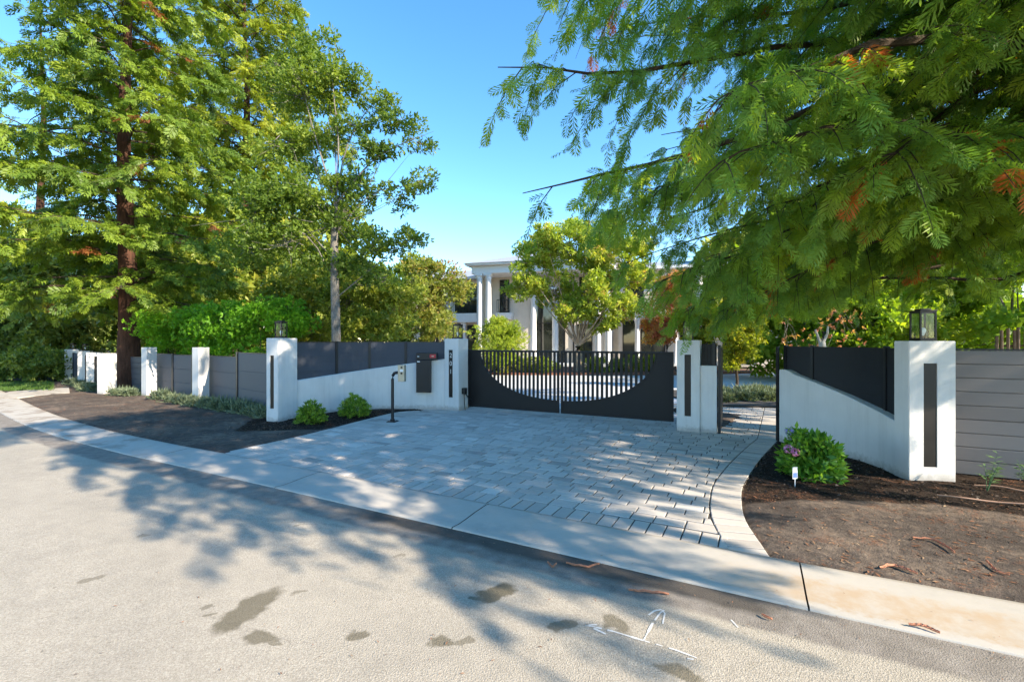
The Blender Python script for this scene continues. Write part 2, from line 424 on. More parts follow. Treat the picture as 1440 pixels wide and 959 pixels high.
def broadleaf(name, base, label, blobs, nclus, leaf, T, mat, barkmat, trunk_r, fork, lean=(0,0), group=None, twigs=120, stems=1, cat='tree',
              limb_r=.4, shell=.55, up=.4, var=(.0,1.), cl=34, extra_limbs=None, seed=None, trunk=True, zmin=.15):
    """blobs: (x,y,z,rx,ry,rz) relative to base."""
    root=empty(name,(base[0],base[1],0),label=label,cat=cat,group=group)
    w=MB(); bl=np.array(blobs,float)
    fk=np.array((lean[0],lean[1],fork))
    if trunk:
        if stems==1:
            w.tube([(0,0,-.1),(lean[0]*.2+.02,lean[1]*.2,fork*.4),(lean[0]*.7-.02,lean[1]*.7,fork*.8),tuple(fk)],[trunk_r*1.25,trunk_r,trunk_r*.9,trunk_r*.8],12)
        for b in bl:
            if stems==1: st=fk*1.0
            else: st=np.array((rng.uniform(-.1,.1),rng.uniform(-.1,.1),0.05))+fk*(0.15)
            c=b[:3]; mid=st*.55+c*.45+np.array((rng.normal(0,.08),rng.normal(0,.08),.0))*np.linalg.norm(c-st)*.6
            mid[2]+=-.05*np.linalg.norm(c-st)
            q=smooth_poly([st,mid,c*.85+mid*.15],9)
            r=trunk_r*limb_r
            w.tube(q,[r*(1-.85*j/8) for j in range(9)],7,False)
    if extra_limbs:
        for q,r in extra_limbs:
            q=smooth_poly(q,10); w.tube(q,[r*.62*(1-.88*j/9) for j in range(10)],6,False)
    vol=bl[:,3]*bl[:,4]*bl[:,5]; pr=vol**.67; pr/=pr.sum()
    bi=rng.choice(len(bl),nclus,p=pr)
    K=max(len(bl)*5,nclus//cl)
    kb=np.concatenate([np.repeat(np.arange(len(bl)),5),rng.choice(len(bl),K-5*len(bl),p=pr)]) if K>5*len(bl) else rng.choice(len(bl),K,p=pr)
    ku=unit(rng.normal(0,1,(K,3))); kr=(shell+(1-shell)*rng.random(K)**.5)*rng.uniform(.75,1.22,K)
    kp_=bl[kb,:3]+ku*kr[:,None]*bl[kb,3:6]
    ks=rng.uniform(.10,.30,K)*np.minimum(bl[kb,3],2.2)**.7
    wgt=ks**1.6; bi=rng.choice(K,nclus,p=wgt/wgt.sum())
    g3=rng.normal(0,1,(nclus,3)); g3/=np.maximum(1,np.linalg.norm(g3,axis=1,keepdims=True)/1.7)
    cp=kp_[bi]+g3*ks[bi][:,None]*np.array((1.15,1.15,.75))
    u=unit(ku[bi]*.7+g3*.5); kvar=rng.normal(0,.16,K)[bi]
    ok=cp[:,2]>zmin; cp=cp[ok];u=u[ok];bi=bi[ok];kvar=kvar[ok]; n=len(cp)
    D=unit(u+np.array((0,0,up))+rng.normal(0,.6,(n,3))); U=unit(rng.normal(0,1,(n,3))+np.array((0,0,1.)))
    vv=np.clip(rng.uniform(var[0],var[1],n)*.75+.12+kvar,0,1)
    V,Fq,a=instance(T[0],T[1],cp,D,U,leaf*rng.uniform(.7,1.35,n),vv,.18)
    if trunk:
        for i in range(min(twigs,n)):
            b=bl[rng.integers(len(bl))]; j=rng.integers(n)
            c=cp[j]; k=np.argmin(np.linalg.norm(bl[:,:3]-c,axis=1)); s=bl[k,:3]+rng.normal(0,.1,3)*bl[k,3]
            m_=(s+c)/2+np.array((0,0,-.04*np.linalg.norm(c-s)))+rng.normal(0,.05,3)*np.linalg.norm(c-s)
            r=max(.006,trunk_r*.10)
            w.tube([s,m_,c],[r,r*.7,r*.3],3,False)
        w.build('trunk',barkmat,root,smooth=True)
    np_mesh('crown' if cat=='tree' else 'foliage',V,Fq,Fq.shape[1],a,mat,root)
    return root

# ------------------------------------------------------------------ directions
TH=R(27.4); EU=np.array((math.cos(TH),-math.sin(TH))); EW=np.array((math.sin(TH),math.cos(TH)))   # along the kerb (to the right), away from the street

# kerb back line, from far left to right
kpx=[(17,556),(67,579),(137,601),(242,624),(330,640),(714,713),(1083,783),(1440,848)]
kp=[np.array(G(*p)) for p in kpx]
d0=unit(kp[0]-kp[1]); d1=unit(kp[-1]-kp[-2])
kp=[kp[0]+d0*30,kp[0]+d0*9]+kp+[kp[-1]+d1*4,kp[-1]+d1*14]
K3=smooth_poly([(p[0],p[1],0) for p in kp],160)[:,:2]
# light smoothing, then resample by arc length
for _ in range(3):
    K3[1:-1]=(K3[:-2]+2*K3[1:-1]+K3[2:])/4
seg=np.linalg.norm(np.diff(K3,axis=0),axis=1); ss=np.concatenate([[0],np.cumsum(seg)])
def Kat(s, off=0.):
    s=np.atleast_1d(np.asarray(s,float))
    x=np.interp(s,ss,K3[:,0]); y=np.interp(s,ss,K3[:,1])
    e=.15; dx=np.interp(s+e,ss,K3[:,0])-np.interp(s-e,ss,K3[:,0]); dy=np.interp(s+e,ss,K3[:,1])-np.interp(s-e,ss,K3[:,1])
    l=np.hypot(dx,dy); nx,ny=-dy/l,dx/l      # left normal = away from street
    return np.stack([x+nx*off,y+ny*off],1)
def Ks(pt):
    q=Kat(np.linspace(0,ss[-1],4000)); return np.linspace(0,ss[-1],4000)[np.argmin(np.hypot(q[:,0]-pt[0],q[:,1]-pt[1]))]
SL=ss[-1]
KW=.72

# ------------------------------------------------------------------ polygons
def inpoly(P, poly):
    P=np.asarray(P,float); poly=np.asarray(poly,float); x,y=P[:,0],P[:,1]; c=np.zeros(len(P),bool); j=len(poly)-1
    for i in range(len(poly)):
        xi,yi=poly[i];xj,yj=poly[j]
        m=((yi>y)!=(yj>y))&(x<(xj-xi)*(y-yi)/(yj-yi+1e-12)+xi); c^=m; j=i
    return c
def dpoly(P, poly, closed=True):
    P=np.asarray(P,float); poly=np.asarray(poly,float); n=len(poly); best=np.full(len(P),1e9)
    for i in range(n if closed else n-1):
        a=poly[i];b=poly[(i+1)%n];ab=b-a; t=np.clip(((P-a)@ab)/(ab@ab+1e-12),0,1)
        best=np.minimum(best,np.linalg.norm(P-(a+t[:,None]*ab),axis=1))
    return best
right_edge_px=[(1085,784),(1070,762),(1050,732),(1044,707),(1047,680),(1070,645),(1094,619)]
right_edge=[G(*p) for p in right_edge_px]
RE=smooth_poly([(p[0],p[1],0) for p in right_edge],40)[:,:2]
left_edge_px=[(590,577),(560,579),(520,588),(450,606),(380,622),(322,634)]
LE=smooth_poly([(*G(*p),0) for p in left_edge_px],30)[:,:2]
gL=np.array((-1.22,12.52)); gR=np.array((3.55,10.05)); GD=unit(gR-gL); GN=np.array((GD[1],-GD[0]))*1.0   # GN towards the street
if GN[1]>0: GN=-GN
sA=Ks(LE[-1]); sB=Ks(RE[0])
kern=Kat(np.linspace(sA,sB,60))
pass_in=np.array((PZ(1095,12.8),12.8))
behind=[pass_in, pass_in+np.array((0,1.6)), np.array((3.9,13.2)), gR-GN*1.0, gL-GN*1.0, gL, G(640,575), G(600,574)]
DRIVE=np.vstack([kern,RE,np.array(behind),LE])
tri=np.array([G(1012,604),G(1042,583.5),G(1012,580.5),G(960,583),G(960,600)])

def grid_mesh(name, x0,x1,y0,y1,st,zfun,mat,attrs=None,mask=None,kind='structure'):
    xs=np.arange(x0,x1+1e-6,st);ys=np.arange(y0,y1+1e-6,st);X,Y=np.meshgrid(xs,ys);P=np.stack([X.ravel(),Y.ravel()],1)
    Z=zfun(P); V=np.column_stack([P,Z]); nx,ny=len(xs),len(ys)
    i=np.arange((nx-1)*(ny-1)); a=(i//(nx-1))*nx+i%(nx-1)
    Fq=np.stack([a,a+1,a+nx+1,a+nx],1)
    if mask is not None:
        c=V[Fq].mean(1)[:,:2]; Fq=Fq[mask(c)]
    o=np_mesh(name,V,Fq,4,None,mat); me=o.data
    me.polygons.foreach_set('use_smooth',[True]*len(me.polygons))
    if attrs:
        for k,fn in attrs.items():
            at=me.attributes.new(k,'FLOAT','POINT'); at.data.foreach_set('value',fn(P).astype(np.float32))
    o['kind']=kind
    return o
def vnoise(P, sc, seed=0):
    """cheap smooth value noise"""
    r=np.random.default_rng(seed); T=r.random((64,64)); x=P[:,0]*sc; y=P[:,1]*sc
    xi=np.floor(x).astype(int);yi=np.floor(y).astype(int);fx=x-xi;fy=y-yi; fx=fx*fx*(3-2*fx);fy=fy*fy*(3-2*fy)
    g=lambda a,b:T[a%64,b%64]
    return (g(xi,yi)*(1-fx)+g(xi+1,yi)*fx)*(1-fy)+(g(xi,yi+1)*(1-fx)+g(xi+1,yi+1)*fx)*fy

# ---------------- ground materials
def ground_material():
    m,nt,out=new_mat('dirt_and_mulch'); pos=worldpos(nt)
    at=nt.nodes.new('ShaderNodeAttribute'); at.attribute_name='mulch'
    n1=noise(nt,pos,1.1,6,.65); n2=noise(nt,pos,9,7,.7); n3=noise(nt,pos,60,4,.7)
    dirt=ramp(nt,mth(nt,'ADD',mth(nt,'MULTIPLY',n1,.5),mth(nt,'MULTIPLY',n2,.5)),[(.32,(.045,.036,.030)),(.5,(.105,.082,.066)),(.68,(.27,.20,.145))])
    mul=ramp(nt,n2,[(.35,(.012,.009,.007)),(.65,(.045,.030,.021))])
    f=mth(nt,'ADD',at.outputs['Fac'],mth(nt,'MULTIPLY',mth(nt,'SUBTRACT',n2,.5),.7))
    c=mixc(nt,mapr(nt,f,.4,.6),dirt,mul)
    # reddish needle and bark litter
    lit=ramp(nt,noise(nt,pos,2.3,6,.75,.6),[(.54,0),(.62,1)])
    fl=ramp(nt,n3,[(.5,0),(.58,1)])
    c=mixc(nt,mth(nt,'MULTIPLY',mth(nt,'MULTIPLY',lit,fl),.75),c,(.26,.115,.06))
    sp=ramp(nt,noise(nt,pos,38,3,.6),[(.67,0),(.70,1)])
    c=mixc(nt,mth(nt,'MULTIPLY',sp,.35),c,(.42,.37,.30))
    h=mth(nt,'ADD',n2,mth(nt,'MULTIPLY',n3,.6))
    finish(nt,out,c,.95,bump(nt,h,.8,.03),spec=.1); return m
M['ground']=ground_material()
def concrete(name, col, var=.12, cracks=False, stain=0.):
    m,nt,out=new_mat(name); pos=worldpos(nt)
    n1=noise(nt,pos,1.3,6,.65); n2=noise(nt,pos,220,3,.6); n3=noise(nt,pos,12,6,.7)
    f=mth(nt,'ADD',mth(nt,'MULTIPLY',n1,.55),mth(nt,'ADD',mth(nt,'MULTIPLY',n2,.15),mth(nt,'MULTIPLY',n3,.3)))
    c=ramp(nt,f,[(.32,[x*(1-var*1.6) for x in col]),(.5,col),(.7,[min(1,x*(1+var)) for x in col])])
    d=ramp(nt,noise(nt,pos,28,4,.7),[(.70,0),(.74,1)])
    c=mixc(nt,mth(nt,'MULTIPLY',d,.4),c,(.12,.10,.08))
    if stain:
        uv=nt.nodes.new('ShaderNodeUVMap'); sp=nt.nodes.new('ShaderNodeSeparateXYZ'); nt.links.new(uv.outputs[0],sp.inputs[0])
        wv=mth(nt,'ADD',sp.outputs[1],mth(nt,'MULTIPLY',mth(nt,'SUBTRACT',n3,.5),.35))
        band=mth(nt,'MULTIPLY',mapr(nt,wv,.22,.34),mapr(nt,wv,.58,.66,1,0))
        along=mapr(nt,mth(nt,'ADD',sp.outputs[0],mth(nt,'MULTIPLY',n1,1.2)),stain,stain+.9)
        c=mixc(nt,mth(nt,'MULTIPLY',mth(nt,'MULTIPLY',mth(nt,'MULTIPLY',band,along),mapr(nt,noise(nt,pos,5,5,.7),.35,.6,.25,1.)),.75),c,(.42,.29,.17))
        # left part of the gutter is dusted with brown soil too
        al2=mapr(nt,mth(nt,'ADD',sp.outputs[0],mth(nt,'MULTIPLY',n1,4)),Ks(kp[6])-1,Ks(kp[6])+1,1,0)
        soil=ramp(nt,noise(nt,pos,1.8,6,.7),[(.5,0),(.6,1)])
        c=mixc(nt,mth(nt,'MULTIPLY',mth(nt,'MULTIPLY',al2,soil),.7),c,(.24,.18,.13))
    finish(nt,out,c,.85,bump(nt,mth(nt,'ADD',n2,n3),.25,.004),spec=.25); return m

def street_material():
    m,nt,out=new_mat('aged_asphalt'); pos=worldpos(nt)
    uv=nt.nodes.new('ShaderNodeUVMap'); sp=nt.nodes.new('ShaderNodeSeparateXYZ'); nt.links.new(uv.outputs[0],sp.inputs[0])
    n1=noise(nt,pos,.8,6,.6); n2=noise(nt,pos,95,3,.7); n3=noise(nt,pos,260,2,.6); nm=noise(nt,pos,7,6,.65)
    vor=nt.nodes.new('ShaderNodeTexVoronoi'); vor.inputs['Scale'].default_value=110; nt.links.new(pos,vor.inputs['Vector'])
    agg=ramp(nt,mth(nt,'ADD',mth(nt,'MULTIPLY',n2,.6),mth(nt,'MULTIPLY',n3,.4)),[(.33,(.24,.205,.155)),(.5,(.395,.345,.278)),(.64,(.52,.465,.385))])
    big=ramp(nt,mth(nt,'ADD',mth(nt,'MULTIPLY',n1,.6),mth(nt,'MULTIPLY',nm,.4)),[(.35,(.80,.79,.77)),(.65,(1.06,1.04,1.0))])
    old=mixc(nt,1.,agg,big,'MULTIPLY')
    newc=ramp(nt,mth(nt,'ADD',mth(nt,'MULTIPLY',n2,.5),mth(nt,'MULTIPLY',nm,.5)),[(.35,(.15,.126,.102)),(.5,(.225,.192,.158)),(.66,(.32,.278,.232))])
    wob=mth(nt,'MULTIPLY',mth(nt,'SUBTRACT',noise(nt,pos,2.2,5,.6),.5),.16)
    wv=mth(nt,'ADD',sp.outputs[1],wob)
    c=mixc(nt,mapr(nt,wv,.35,.41),newc,old)
    # damp dark line hugging the gutter in front of the drive
    wet=mth(nt,'MULTIPLY',mapr(nt,wv,.17,.25,1,0),mapr(nt,mth(nt,'ADD',sp.outputs[0],mth(nt,'MULTIPLY',nm,.5)),SWET0,SWET0+.5))
    wet=mth(nt,'MULTIPLY',wet,mapr(nt,mth(nt,'ADD',sp.outputs[0],mth(nt,'MULTIPLY',nm,.3)),SWET1-.15,SWET1+.1,1,0))
    c=mixc(nt,mth(nt,'MULTIPLY',wet,.8),c,(.055,.045,.036))
    # oil and drip stains with their own shapes
    dn=nt.nodes.new('ShaderNodeTexNoise'); dn.inputs['Scale'].default_value=9; dn.inputs['Detail'].default_value=4; nt.links.new(pos,dn.inputs['Vector'])
    sub=nt.nodes.new('ShaderNodeVectorMath'); sub.operation='SUBTRACT'; nt.links.new(dn.outputs[1],sub.inputs[0]); sub.inputs[1].default_value=(.5,.5,.5)
    scl=nt.nodes.new('ShaderNodeVectorMath'); scl.operation='SCALE'; nt.links.new(sub.outputs[0],scl.inputs[0]); scl.inputs['Scale'].default_value=.17
    add=nt.nodes.new('ShaderNodeVectorMath'); add.operation='ADD'; nt.links.new(pos,add.inputs[0]); nt.links.new(scl.outputs[0],add.inputs[1])
    acc=None
    for (a,b,w,k) in STAINS:
        A=np.array(G(*a));B=np.array(G(*b)); Cc=(A+B)/2; w=w*1.5; L=np.linalg.norm(B-A)/2+w*.9; ang=math.atan2(B[1]-A[1],B[0]-A[0])
        mp=nt.nodes.new('ShaderNodeMapping'); mp.vector_type='TEXTURE'; nt.links.new(add.outputs[0],mp.inputs[0])
        mp.inputs['Location'].default_value=(Cc[0],Cc[1],0); mp.inputs['Rotation'].default_value=(0,0,ang); mp.inputs['Scale'].default_value=(L,w,10)
        ln=nt.nodes.new('ShaderNodeVectorMath'); ln.operation='LENGTH'; nt.links.new(mp.outputs[0],ln.inputs[0])
        q=mth(nt,'MULTIPLY',mapr(nt,ln.outputs['Value'],.74,1.04,1,0),k)
        acc=q if acc is None else mth(nt,'MAXIMUM',acc,q)
    c=mixc(nt,acc,c,mixc(nt,.5,mixc(nt,1.,c,(.42,.39,.30),'MULTIPLY'),(.115,.10,.068)))
    # scattered pale scuffs and tiny spots
    spt=ramp(nt,noise(nt,pos,16,3,.55),[(.71,0),(.74,1)])
    c=mixc(nt,mth(nt,'MULTIPLY',spt,.45),c,(.13,.11,.08))
    # thin cracks
    ck=nt.nodes.new('ShaderNodeTexVoronoi'); ck.feature='DISTANCE_TO_EDGE'; ck.inputs['Scale'].default_value=.55; nt.links.new(add.outputs[0],ck.inputs['Vector'])
    ckm=mth(nt,'MULTIPLY',mapr(nt,ck.outputs['Distance'],0,.006,1,0),ramp(nt,n1,[(.5,0),(.6,1)]))
    c=mixc(nt,mth(nt,'MULTIPLY',ckm,.35),c,(.10,.085,.065))
    h=mth(nt,'ADD',mth(nt,'MULTIPLY',n2,1.),mth(nt,'MULTIPLY',vor.outputs['Distance'],.8))
    finish(nt,out,c,.88,bump(nt,h,.6,.006),spec=.25); return m
STAINS=[((318,878),(378,832),.085,.85),((352,897),(378,893),.05,.8),((378,893),(388,905),.02,.7),((414,829),(426,827),.02,.55),((284,854),(296,851),.016,.6),((291,865),(301,862),.016,.6),
 ((496,891),(514,889),.035,.8),((612,900),(628,899),.04,.8),((640,902),(656,899),.025,.65),((682,838),(712,822),.06,.95),((664,838),(676,838),.02,.8),
 ((780,876),(800,874),.035,.75),((856,866),(878,880),.05,.75),((940,936),(975,948),.05,.8),((120,815),(136,811),.03,.55),((196,752),(210,749),.02,.5),((418,736),(424,734),.015,.5),((560,779),(568,778),.02,.5),((1120,890),(1128,893),.02,.4)]
SWET0=Ks(G(540,700)); SWET1=Ks(G(1125,800))
M['street']=street_material()
M['kerb']=concrete('kerb_concrete',(.45,.40,.335),.10,stain=Ks(G(1125,800))-.2)
M['concrete']=concrete('inner_concrete',(.58,.57,.56),.10)
M['asphaltgrout']=plain('paver_joint_sand',(.05,.043,.037),.95,var=.3,scale=40)
def paver_material():
    m,nt,out=new_mat('grey_pavers'); pos=worldpos(nt)
    at=nt.nodes.new('ShaderNodeAttribute'); at.attribute_name='var'
    n1=noise(nt,pos,26,6,.7); n2=noise(nt,pos,1.1,5,.6); n3=noise(nt,pos,180,3)
    f=mth(nt,'ADD',mth(nt,'MULTIPLY',at.outputs['Fac'],.45),mth(nt,'ADD',mth(nt,'MULTIPLY',n1,.28),mth(nt,'MULTIPLY',n2,.27)))
    c=ramp(nt,f,[(.2,(.35,.308,.262)),(.5,(.49,.43,.365)),(.8,(.61,.545,.47))])
    st=ramp(nt,noise(nt,pos,.9,5,.6,.3),[(.62,0),(.70,1)])
    c=mixc(nt,mth(nt,'MULTIPLY',st,.35),c,(.20,.195,.19))
    finish(nt,out,c,.82,bump(nt,mth(nt,'ADD',n1,n3),.35,.004),spec=.3); return m
M['paver']=paver_material()

# ---------------- ground
MULCH_R=np.array([G(1044,707),G(1047,680),G(1070,645),G(1094,619),(4.95,8.6),(6.5,7.2),(12,4.2),(11,2.2),G(1500,735),G(1330,712),G(1200,706),G(1100,704)])
MULCH_L=np.array([G(330,606),G(375,607),G(450,604),G(520,588),G(565,579),(-1.9,12.6),(-5.4,11.3),(-5.9,10.6)])
kback=Kat(np.linspace(0,SL,300))
street_side=np.vstack([kback,[(kback[-1,0]+5,-60),(kback[0,0]-30,-60)]])
def gz(P):
    d_dr=dpoly(P,DRIVE); ins=inpoly(P,DRIVE); st=inpoly(P,street_side); d_k=dpoly(P,kback,False)
    intri=inpoly(P,tri)
    d=np.minimum(np.where(ins&~intri,0,d_dr),np.where(st,0,d_k))
    d=np.where(st|(ins&~intri),0,d)
    n=.5*vnoise(P,1.1,1)+.3*vnoise(P,3.7,2)+.2*vnoise(P,9,3)
    z=np.where(d<=0,-.06,-.012+np.clip(d/.5,0,1)*(.055*n+.0))
    z=np.where((d>0)&(d<.10),-.008,z)
    inner=(P[:,1]-gL[1])*EW[1]+(P[:,0]-gL[0])*EW[0]>1.2
    z=np.where(inner&(P[:,0]>-7),-.012,z)
    return z
def mulch_mask(P):
    a=inpoly(P,MULCH_R)|inpoly(P,MULCH_L)
    d=np.minimum(dpoly(P,MULCH_R),dpoly(P,MULCH_L))
    return np.clip(np.where(a,.5+d*3,.5-d*3),0,1)
grid_mesh('ground',-32,14,1.,32,.085,gz,M['ground'],{'mulch':mulch_mask})
b=MB(); b.add([(-400,-200,-.09),(400,-200,-.09),(400,600,-.09),(-400,600,-.09)],[(0,1,2,3)])
o=b.build('terrain',M['ground']); o['kind']='structure'

# ---------------- street + kerb in strips following the kerb line
def strip(name, offs, zs, s0, s1, ds, mat, thick=None):
    S=np.linspace(s0,s1,max(2,int(round((s1-s0)/ds))+1)); rows=[Kat(S,-o_) for o_ in offs]; V=[];UV=[]
    for r_,z,o_ in zip(rows,zs,offs):
        V.append(np.column_stack([r_,np.full(len(S),z)])); UV.append(np.column_stack([S,np.full(len(S),o_)]))
    V=np.concatenate(V);UV=np.concatenate(UV);n=len(S);k=len(offs); Fq=[]
    for j in range(k-1):
        a=np.arange(n-1)+j*n; Fq.append(np.stack([a+n,a+n+1,a+1,a],1))
    Fq=np.concatenate(Fq)
    return V,Fq,UV
def strips_obj(name, pieces, mat):
    Vs=[];Fs=[];Us=[];b=0
    for V,Fq,UV in pieces: Vs.append(V);Fs.append(Fq+b);Us.append(UV);b+=len(V)
    V=np.concatenate(Vs);Fq=np.concatenate(Fs);UV=np.concatenate(Us)
    o=np_mesh(name,V,Fq,4,None,mat); l=o.data.uv_layers.new(name='UVMap'); l.data.foreach_set('uv',UV[Fq.ravel()].astype(np.float32).ravel())
    o['kind']='structure'; return o
V,Fq,UV=strip('s',[0,.5,1,2,4,8,16],[0]*7,0,SL,.25,None)
V2,F2,U2=strip('street',[KW-.03,KW+.45,KW+1,KW+2.2,KW+4.5,KW+9,KW+16],[-.022,-.020,-.015,-.005,0,0,0],0,SL,.25,None)
U2=U2.copy(); U2[:,1]-=KW
strips_obj('street',[(V2,F2,U2)],M['street'])
joints=[Ks(G(1125,800)),Ks(G(660,725)),Ks(G(425,672))]
sp_=3.1
j=joints[0]
cuts=sorted([joints[0]+sp_*i for i in range(1,6) if joints[0]+sp_*i<SL]+joints+[joints[2]-sp_*i for i in range(1,14) if joints[2]-sp_*i>0])
cuts=[0]+cuts+[SL]; pcs=[]
for a,b_ in zip(cuts[:-1],cuts[1:]):
    g=.006
    pcs.append(strip('k',[-.0,.012,.08,.30,.50,.60,KW-.012,KW,KW+.002],[-.05,.006,.014,.006,-.010,-.014,-.008,-.014,-.06],a+g,b_-g,min(.25,(b_-a)/4),None))
strips_obj('kerb',pcs,M['kerb'])

# chalk marks on the street
def chalk(pts, w, mb):
    for A,B in zip(pts[:-1],pts[1:]):
        a=np.array(G(*A));b_=np.array(G(*B)); t=b_-a; L=np.linalg.norm(t); t=t/L; nn=np.array((-t[1],t[0]))
        k=max(1,int(L/.035))
        for i in range(k):
            if rng.random()<.22: continue
            p=a+t*L*i/k; q=a+t*L*(i+1)/k; w1=w*rng.uniform(.5,1.2);
            z=streetz(p)
            mb.add([(*(p+nn*w1),z),(*(p-nn*w1),z),(*(q-nn*w1),z),(*(q+nn*w1),z)],[(0,1,2,3)])
def streetz(p):
    q=Kat(np.linspace(0,SL,2000)); d=np.min(np.hypot(q[:,0]-p[0],q[:,1]-p[1]))-KW
    if d<-.02: return -.004
    return float(np.interp(d,[-.03,.45,1,2.2,4.5],[-.022,-.020,-.015,-.005,0]))+.003
mb=MB()
chalk([(823,875),(862,884),(905,897),(950,910),(990,925)],.008,mb)
chalk([(905,897),(918,872),(929,857),(934,854)],.008,mb)
chalk([(908,864),(920,855),(930,853),(935,858),(932,873)],.008,mb)
chalk([(823,875),(848,875)],.007,mb); chalk([(835,880),(852,888)],.008,mb)
chalk([(948,919),(985,925)],.006,mb); chalk([(1028,867),(1038,878)],.006,mb)
M['chalk']=plain('street_chalk',(.62,.59,.54),.9,var=.08,scale=60)
o=mb.build('road_markings',M['chalk']); o['kind']='structure'

# ---------------- pavers
def clip_poly(poly, a, n_):
    out=[]
    for i in range(len(poly)):
        p=poly[i];q=poly[(i+1)%len(poly)]; dp=(p-a)@n_; dq=(q-a)@n_
        if dp>=0: out.append(p)
        if (dp>=0)!=(dq>=0): out.append(p+(q-p)*dp/(dp-dq))
    return out
PV=MB(); PVa=[]
def paver(corners, z=0.0, gap=.0065, ch=.007):
    c=np.mean(corners,0); corners=[np.asarray(p) for p in corners]
    def ins(g):
        n_=len(corners); return [corners[i]+(unit(corners[i-1]-corners[i])+unit(corners[(i+1)%n_]-corners[i]))*g for i in range(n_)]
    z=z+rng.uniform(-.0018,.0018); tilt=rng.uniform(-.0012,.0012,2)
    A=ins(gap);B=ins(gap+ch);n=len(corners)
    zz=lambda p:z+(p-c)@tilt*4
    vs=[(*p,z-.05) for p in A]+[(*p,zz(p)-.004) for p in A]+[(*p,zz(p)) for p in B]
    fs=[tuple(2*n+i for i in range(n))]
    for k in (0,1):
        for i in range(n): jx=(i+1)%n; fs.append((k*n+i,k*n+jx,(k+1)*n+jx,(k+1)*n+i))
    PV.add(vs,fs); v=rng.random(); v=.15+v*.6 if rng.random()<.95 else rng.choice([-.3,1.1]); PVa.extend([v]*len(fs))
def local(p,o=np.zeros(2)): return np.array(((p-o)@EU,(p-o)@EW))
BW=.33
# border course on the right edge
def resample(P,step):
    P=np.asarray(P); s=np.concatenate([[0],np.cumsum(np.linalg.norm(np.diff(P,axis=0),axis=1))]); n=max(1,int(round(s[-1]/step)))
    t=np.linspace(0,s[-1],n+1); return np.stack([np.interp(t,s,P[:,0]),np.interp(t,s,P[:,1])],1)
REx=np.vstack([RE,pass_in]); 
rb=resample(REx,.165); tan=np.gradient(rb,axis=0); tan=unit(tan); nrm_=np.stack([-tan[:,1],tan[:,0]],1)   # to the left of travel = inside
RI=rb+nrm_*BW
for i in range(len(rb)-1): paver([rb[i],rb[i+1],RI[i+1],RI[i]],gap=.008)
# left edge single header course, narrower
lb=resample(LE[::-1],.30); tan=unit(np.gradient(lb,axis=0)); nl_=np.stack([tan[:,1],-tan[:,0]],1)
LI=lb+nl_*.12
for i in range(len(lb)-1): paver([lb[i],LI[i],LI[i+1],lb[i+1]])
# soldier course on the kerb
sold=.30
iS=Ks(RI[0]); S=np.arange(sA+.08,iS-.01,.158); S=np.concatenate([S,[iS-.01]])
A_=Kat(S,.006); B_=Kat(S,sold)
for i in range(len(S)-1): paver([A_[i],A_[i+1],B_[i+1],B_[i]])
# running bond field
FIELD=np.vstack([Kat(np.linspace(sA+.08,iS,40),sold+.0),RI,np.array([pass_in+np.array((-.33,0)),pass_in+np.array((-.33,1.5)),np.array((3.9,13.1)),gR-GN*1.0,gL-GN*1.0,gL,G(640,575),G(600,574)]),LI[::-1]])
fl=FIELD
def clip_to(poly):
    """clip a convex paver to FIELD using the nearest boundary segment(s)"""
    poly=[np.asarray(p) for p in poly]
    ins=inpoly(poly,fl)
    if ins.all(): return poly
    c=np.mean(poly,0)
    if not ins.any() and not inpoly([c],fl)[0]: return None
    for _ in range(3):
        ins=inpoly([p+unit(np.mean(poly,0)-p)*.004 for p in poly],fl)
        if ins.all(): break
        k=int(np.argmin(ins)); p=poly[k]
        n=len(fl); best=None
        for i in range(n):
            a=fl[i];b_=fl[(i+1)%n];ab=b_-a; t=np.clip(((p-a)@ab)/(ab@ab+1e-12),0,1); dd=np.linalg.norm(p-(a+t*ab))
            if best is None or dd<best[0]: best=(dd,a,ab,t)
        _,a,ab,_t=best; nn=unit(np.array((-ab[1],ab[0])))
        q=a+ab*.5+nn*.01
        if not inpoly([q],fl)[0]: nn=-nn
        poly=clip_poly(poly,a,nn)
        if len(poly)<3: return None
    area=.5*abs(sum(poly[i][0]*poly[(i+1)%len(poly)][1]-poly[(i+1)%len(poly)][0]*poly[i][1] for i in range(len(poly))))
    return poly if area>.004 else None
org=Kat([Ks(G(700,711))],sold)[0]
rowh=[.155,.155,.235]; w0=0; r=0
trip=tri
while w0<12:
    hh=.158 if r%3 else .20
    if w0<.01: pass
    u=-12+rng.uniform(0,.3)
    while u<9:
        L=rng.choice([.30,.30,.23,.36],p=[.5,.1,.25,.15])
        q=[org+EU*u+EW*w0,org+EU*(u+L)+EW*w0,org+EU*(u+L)+EW*(w0+hh),org+EU*u+EW*(w0+hh)]
        u+=L; c=np.mean(q,0)
        if inpoly([c],trip)[0] : continue
        if c[1]>13.2+0: continue
        if dpoly([c],fl)[0]>.3:
            if inpoly([c],fl)[0]: paver(q)
            continue
        pc=clip_to(q)
        if pc is not None: paver(pc)
    w0+=hh; r+=1
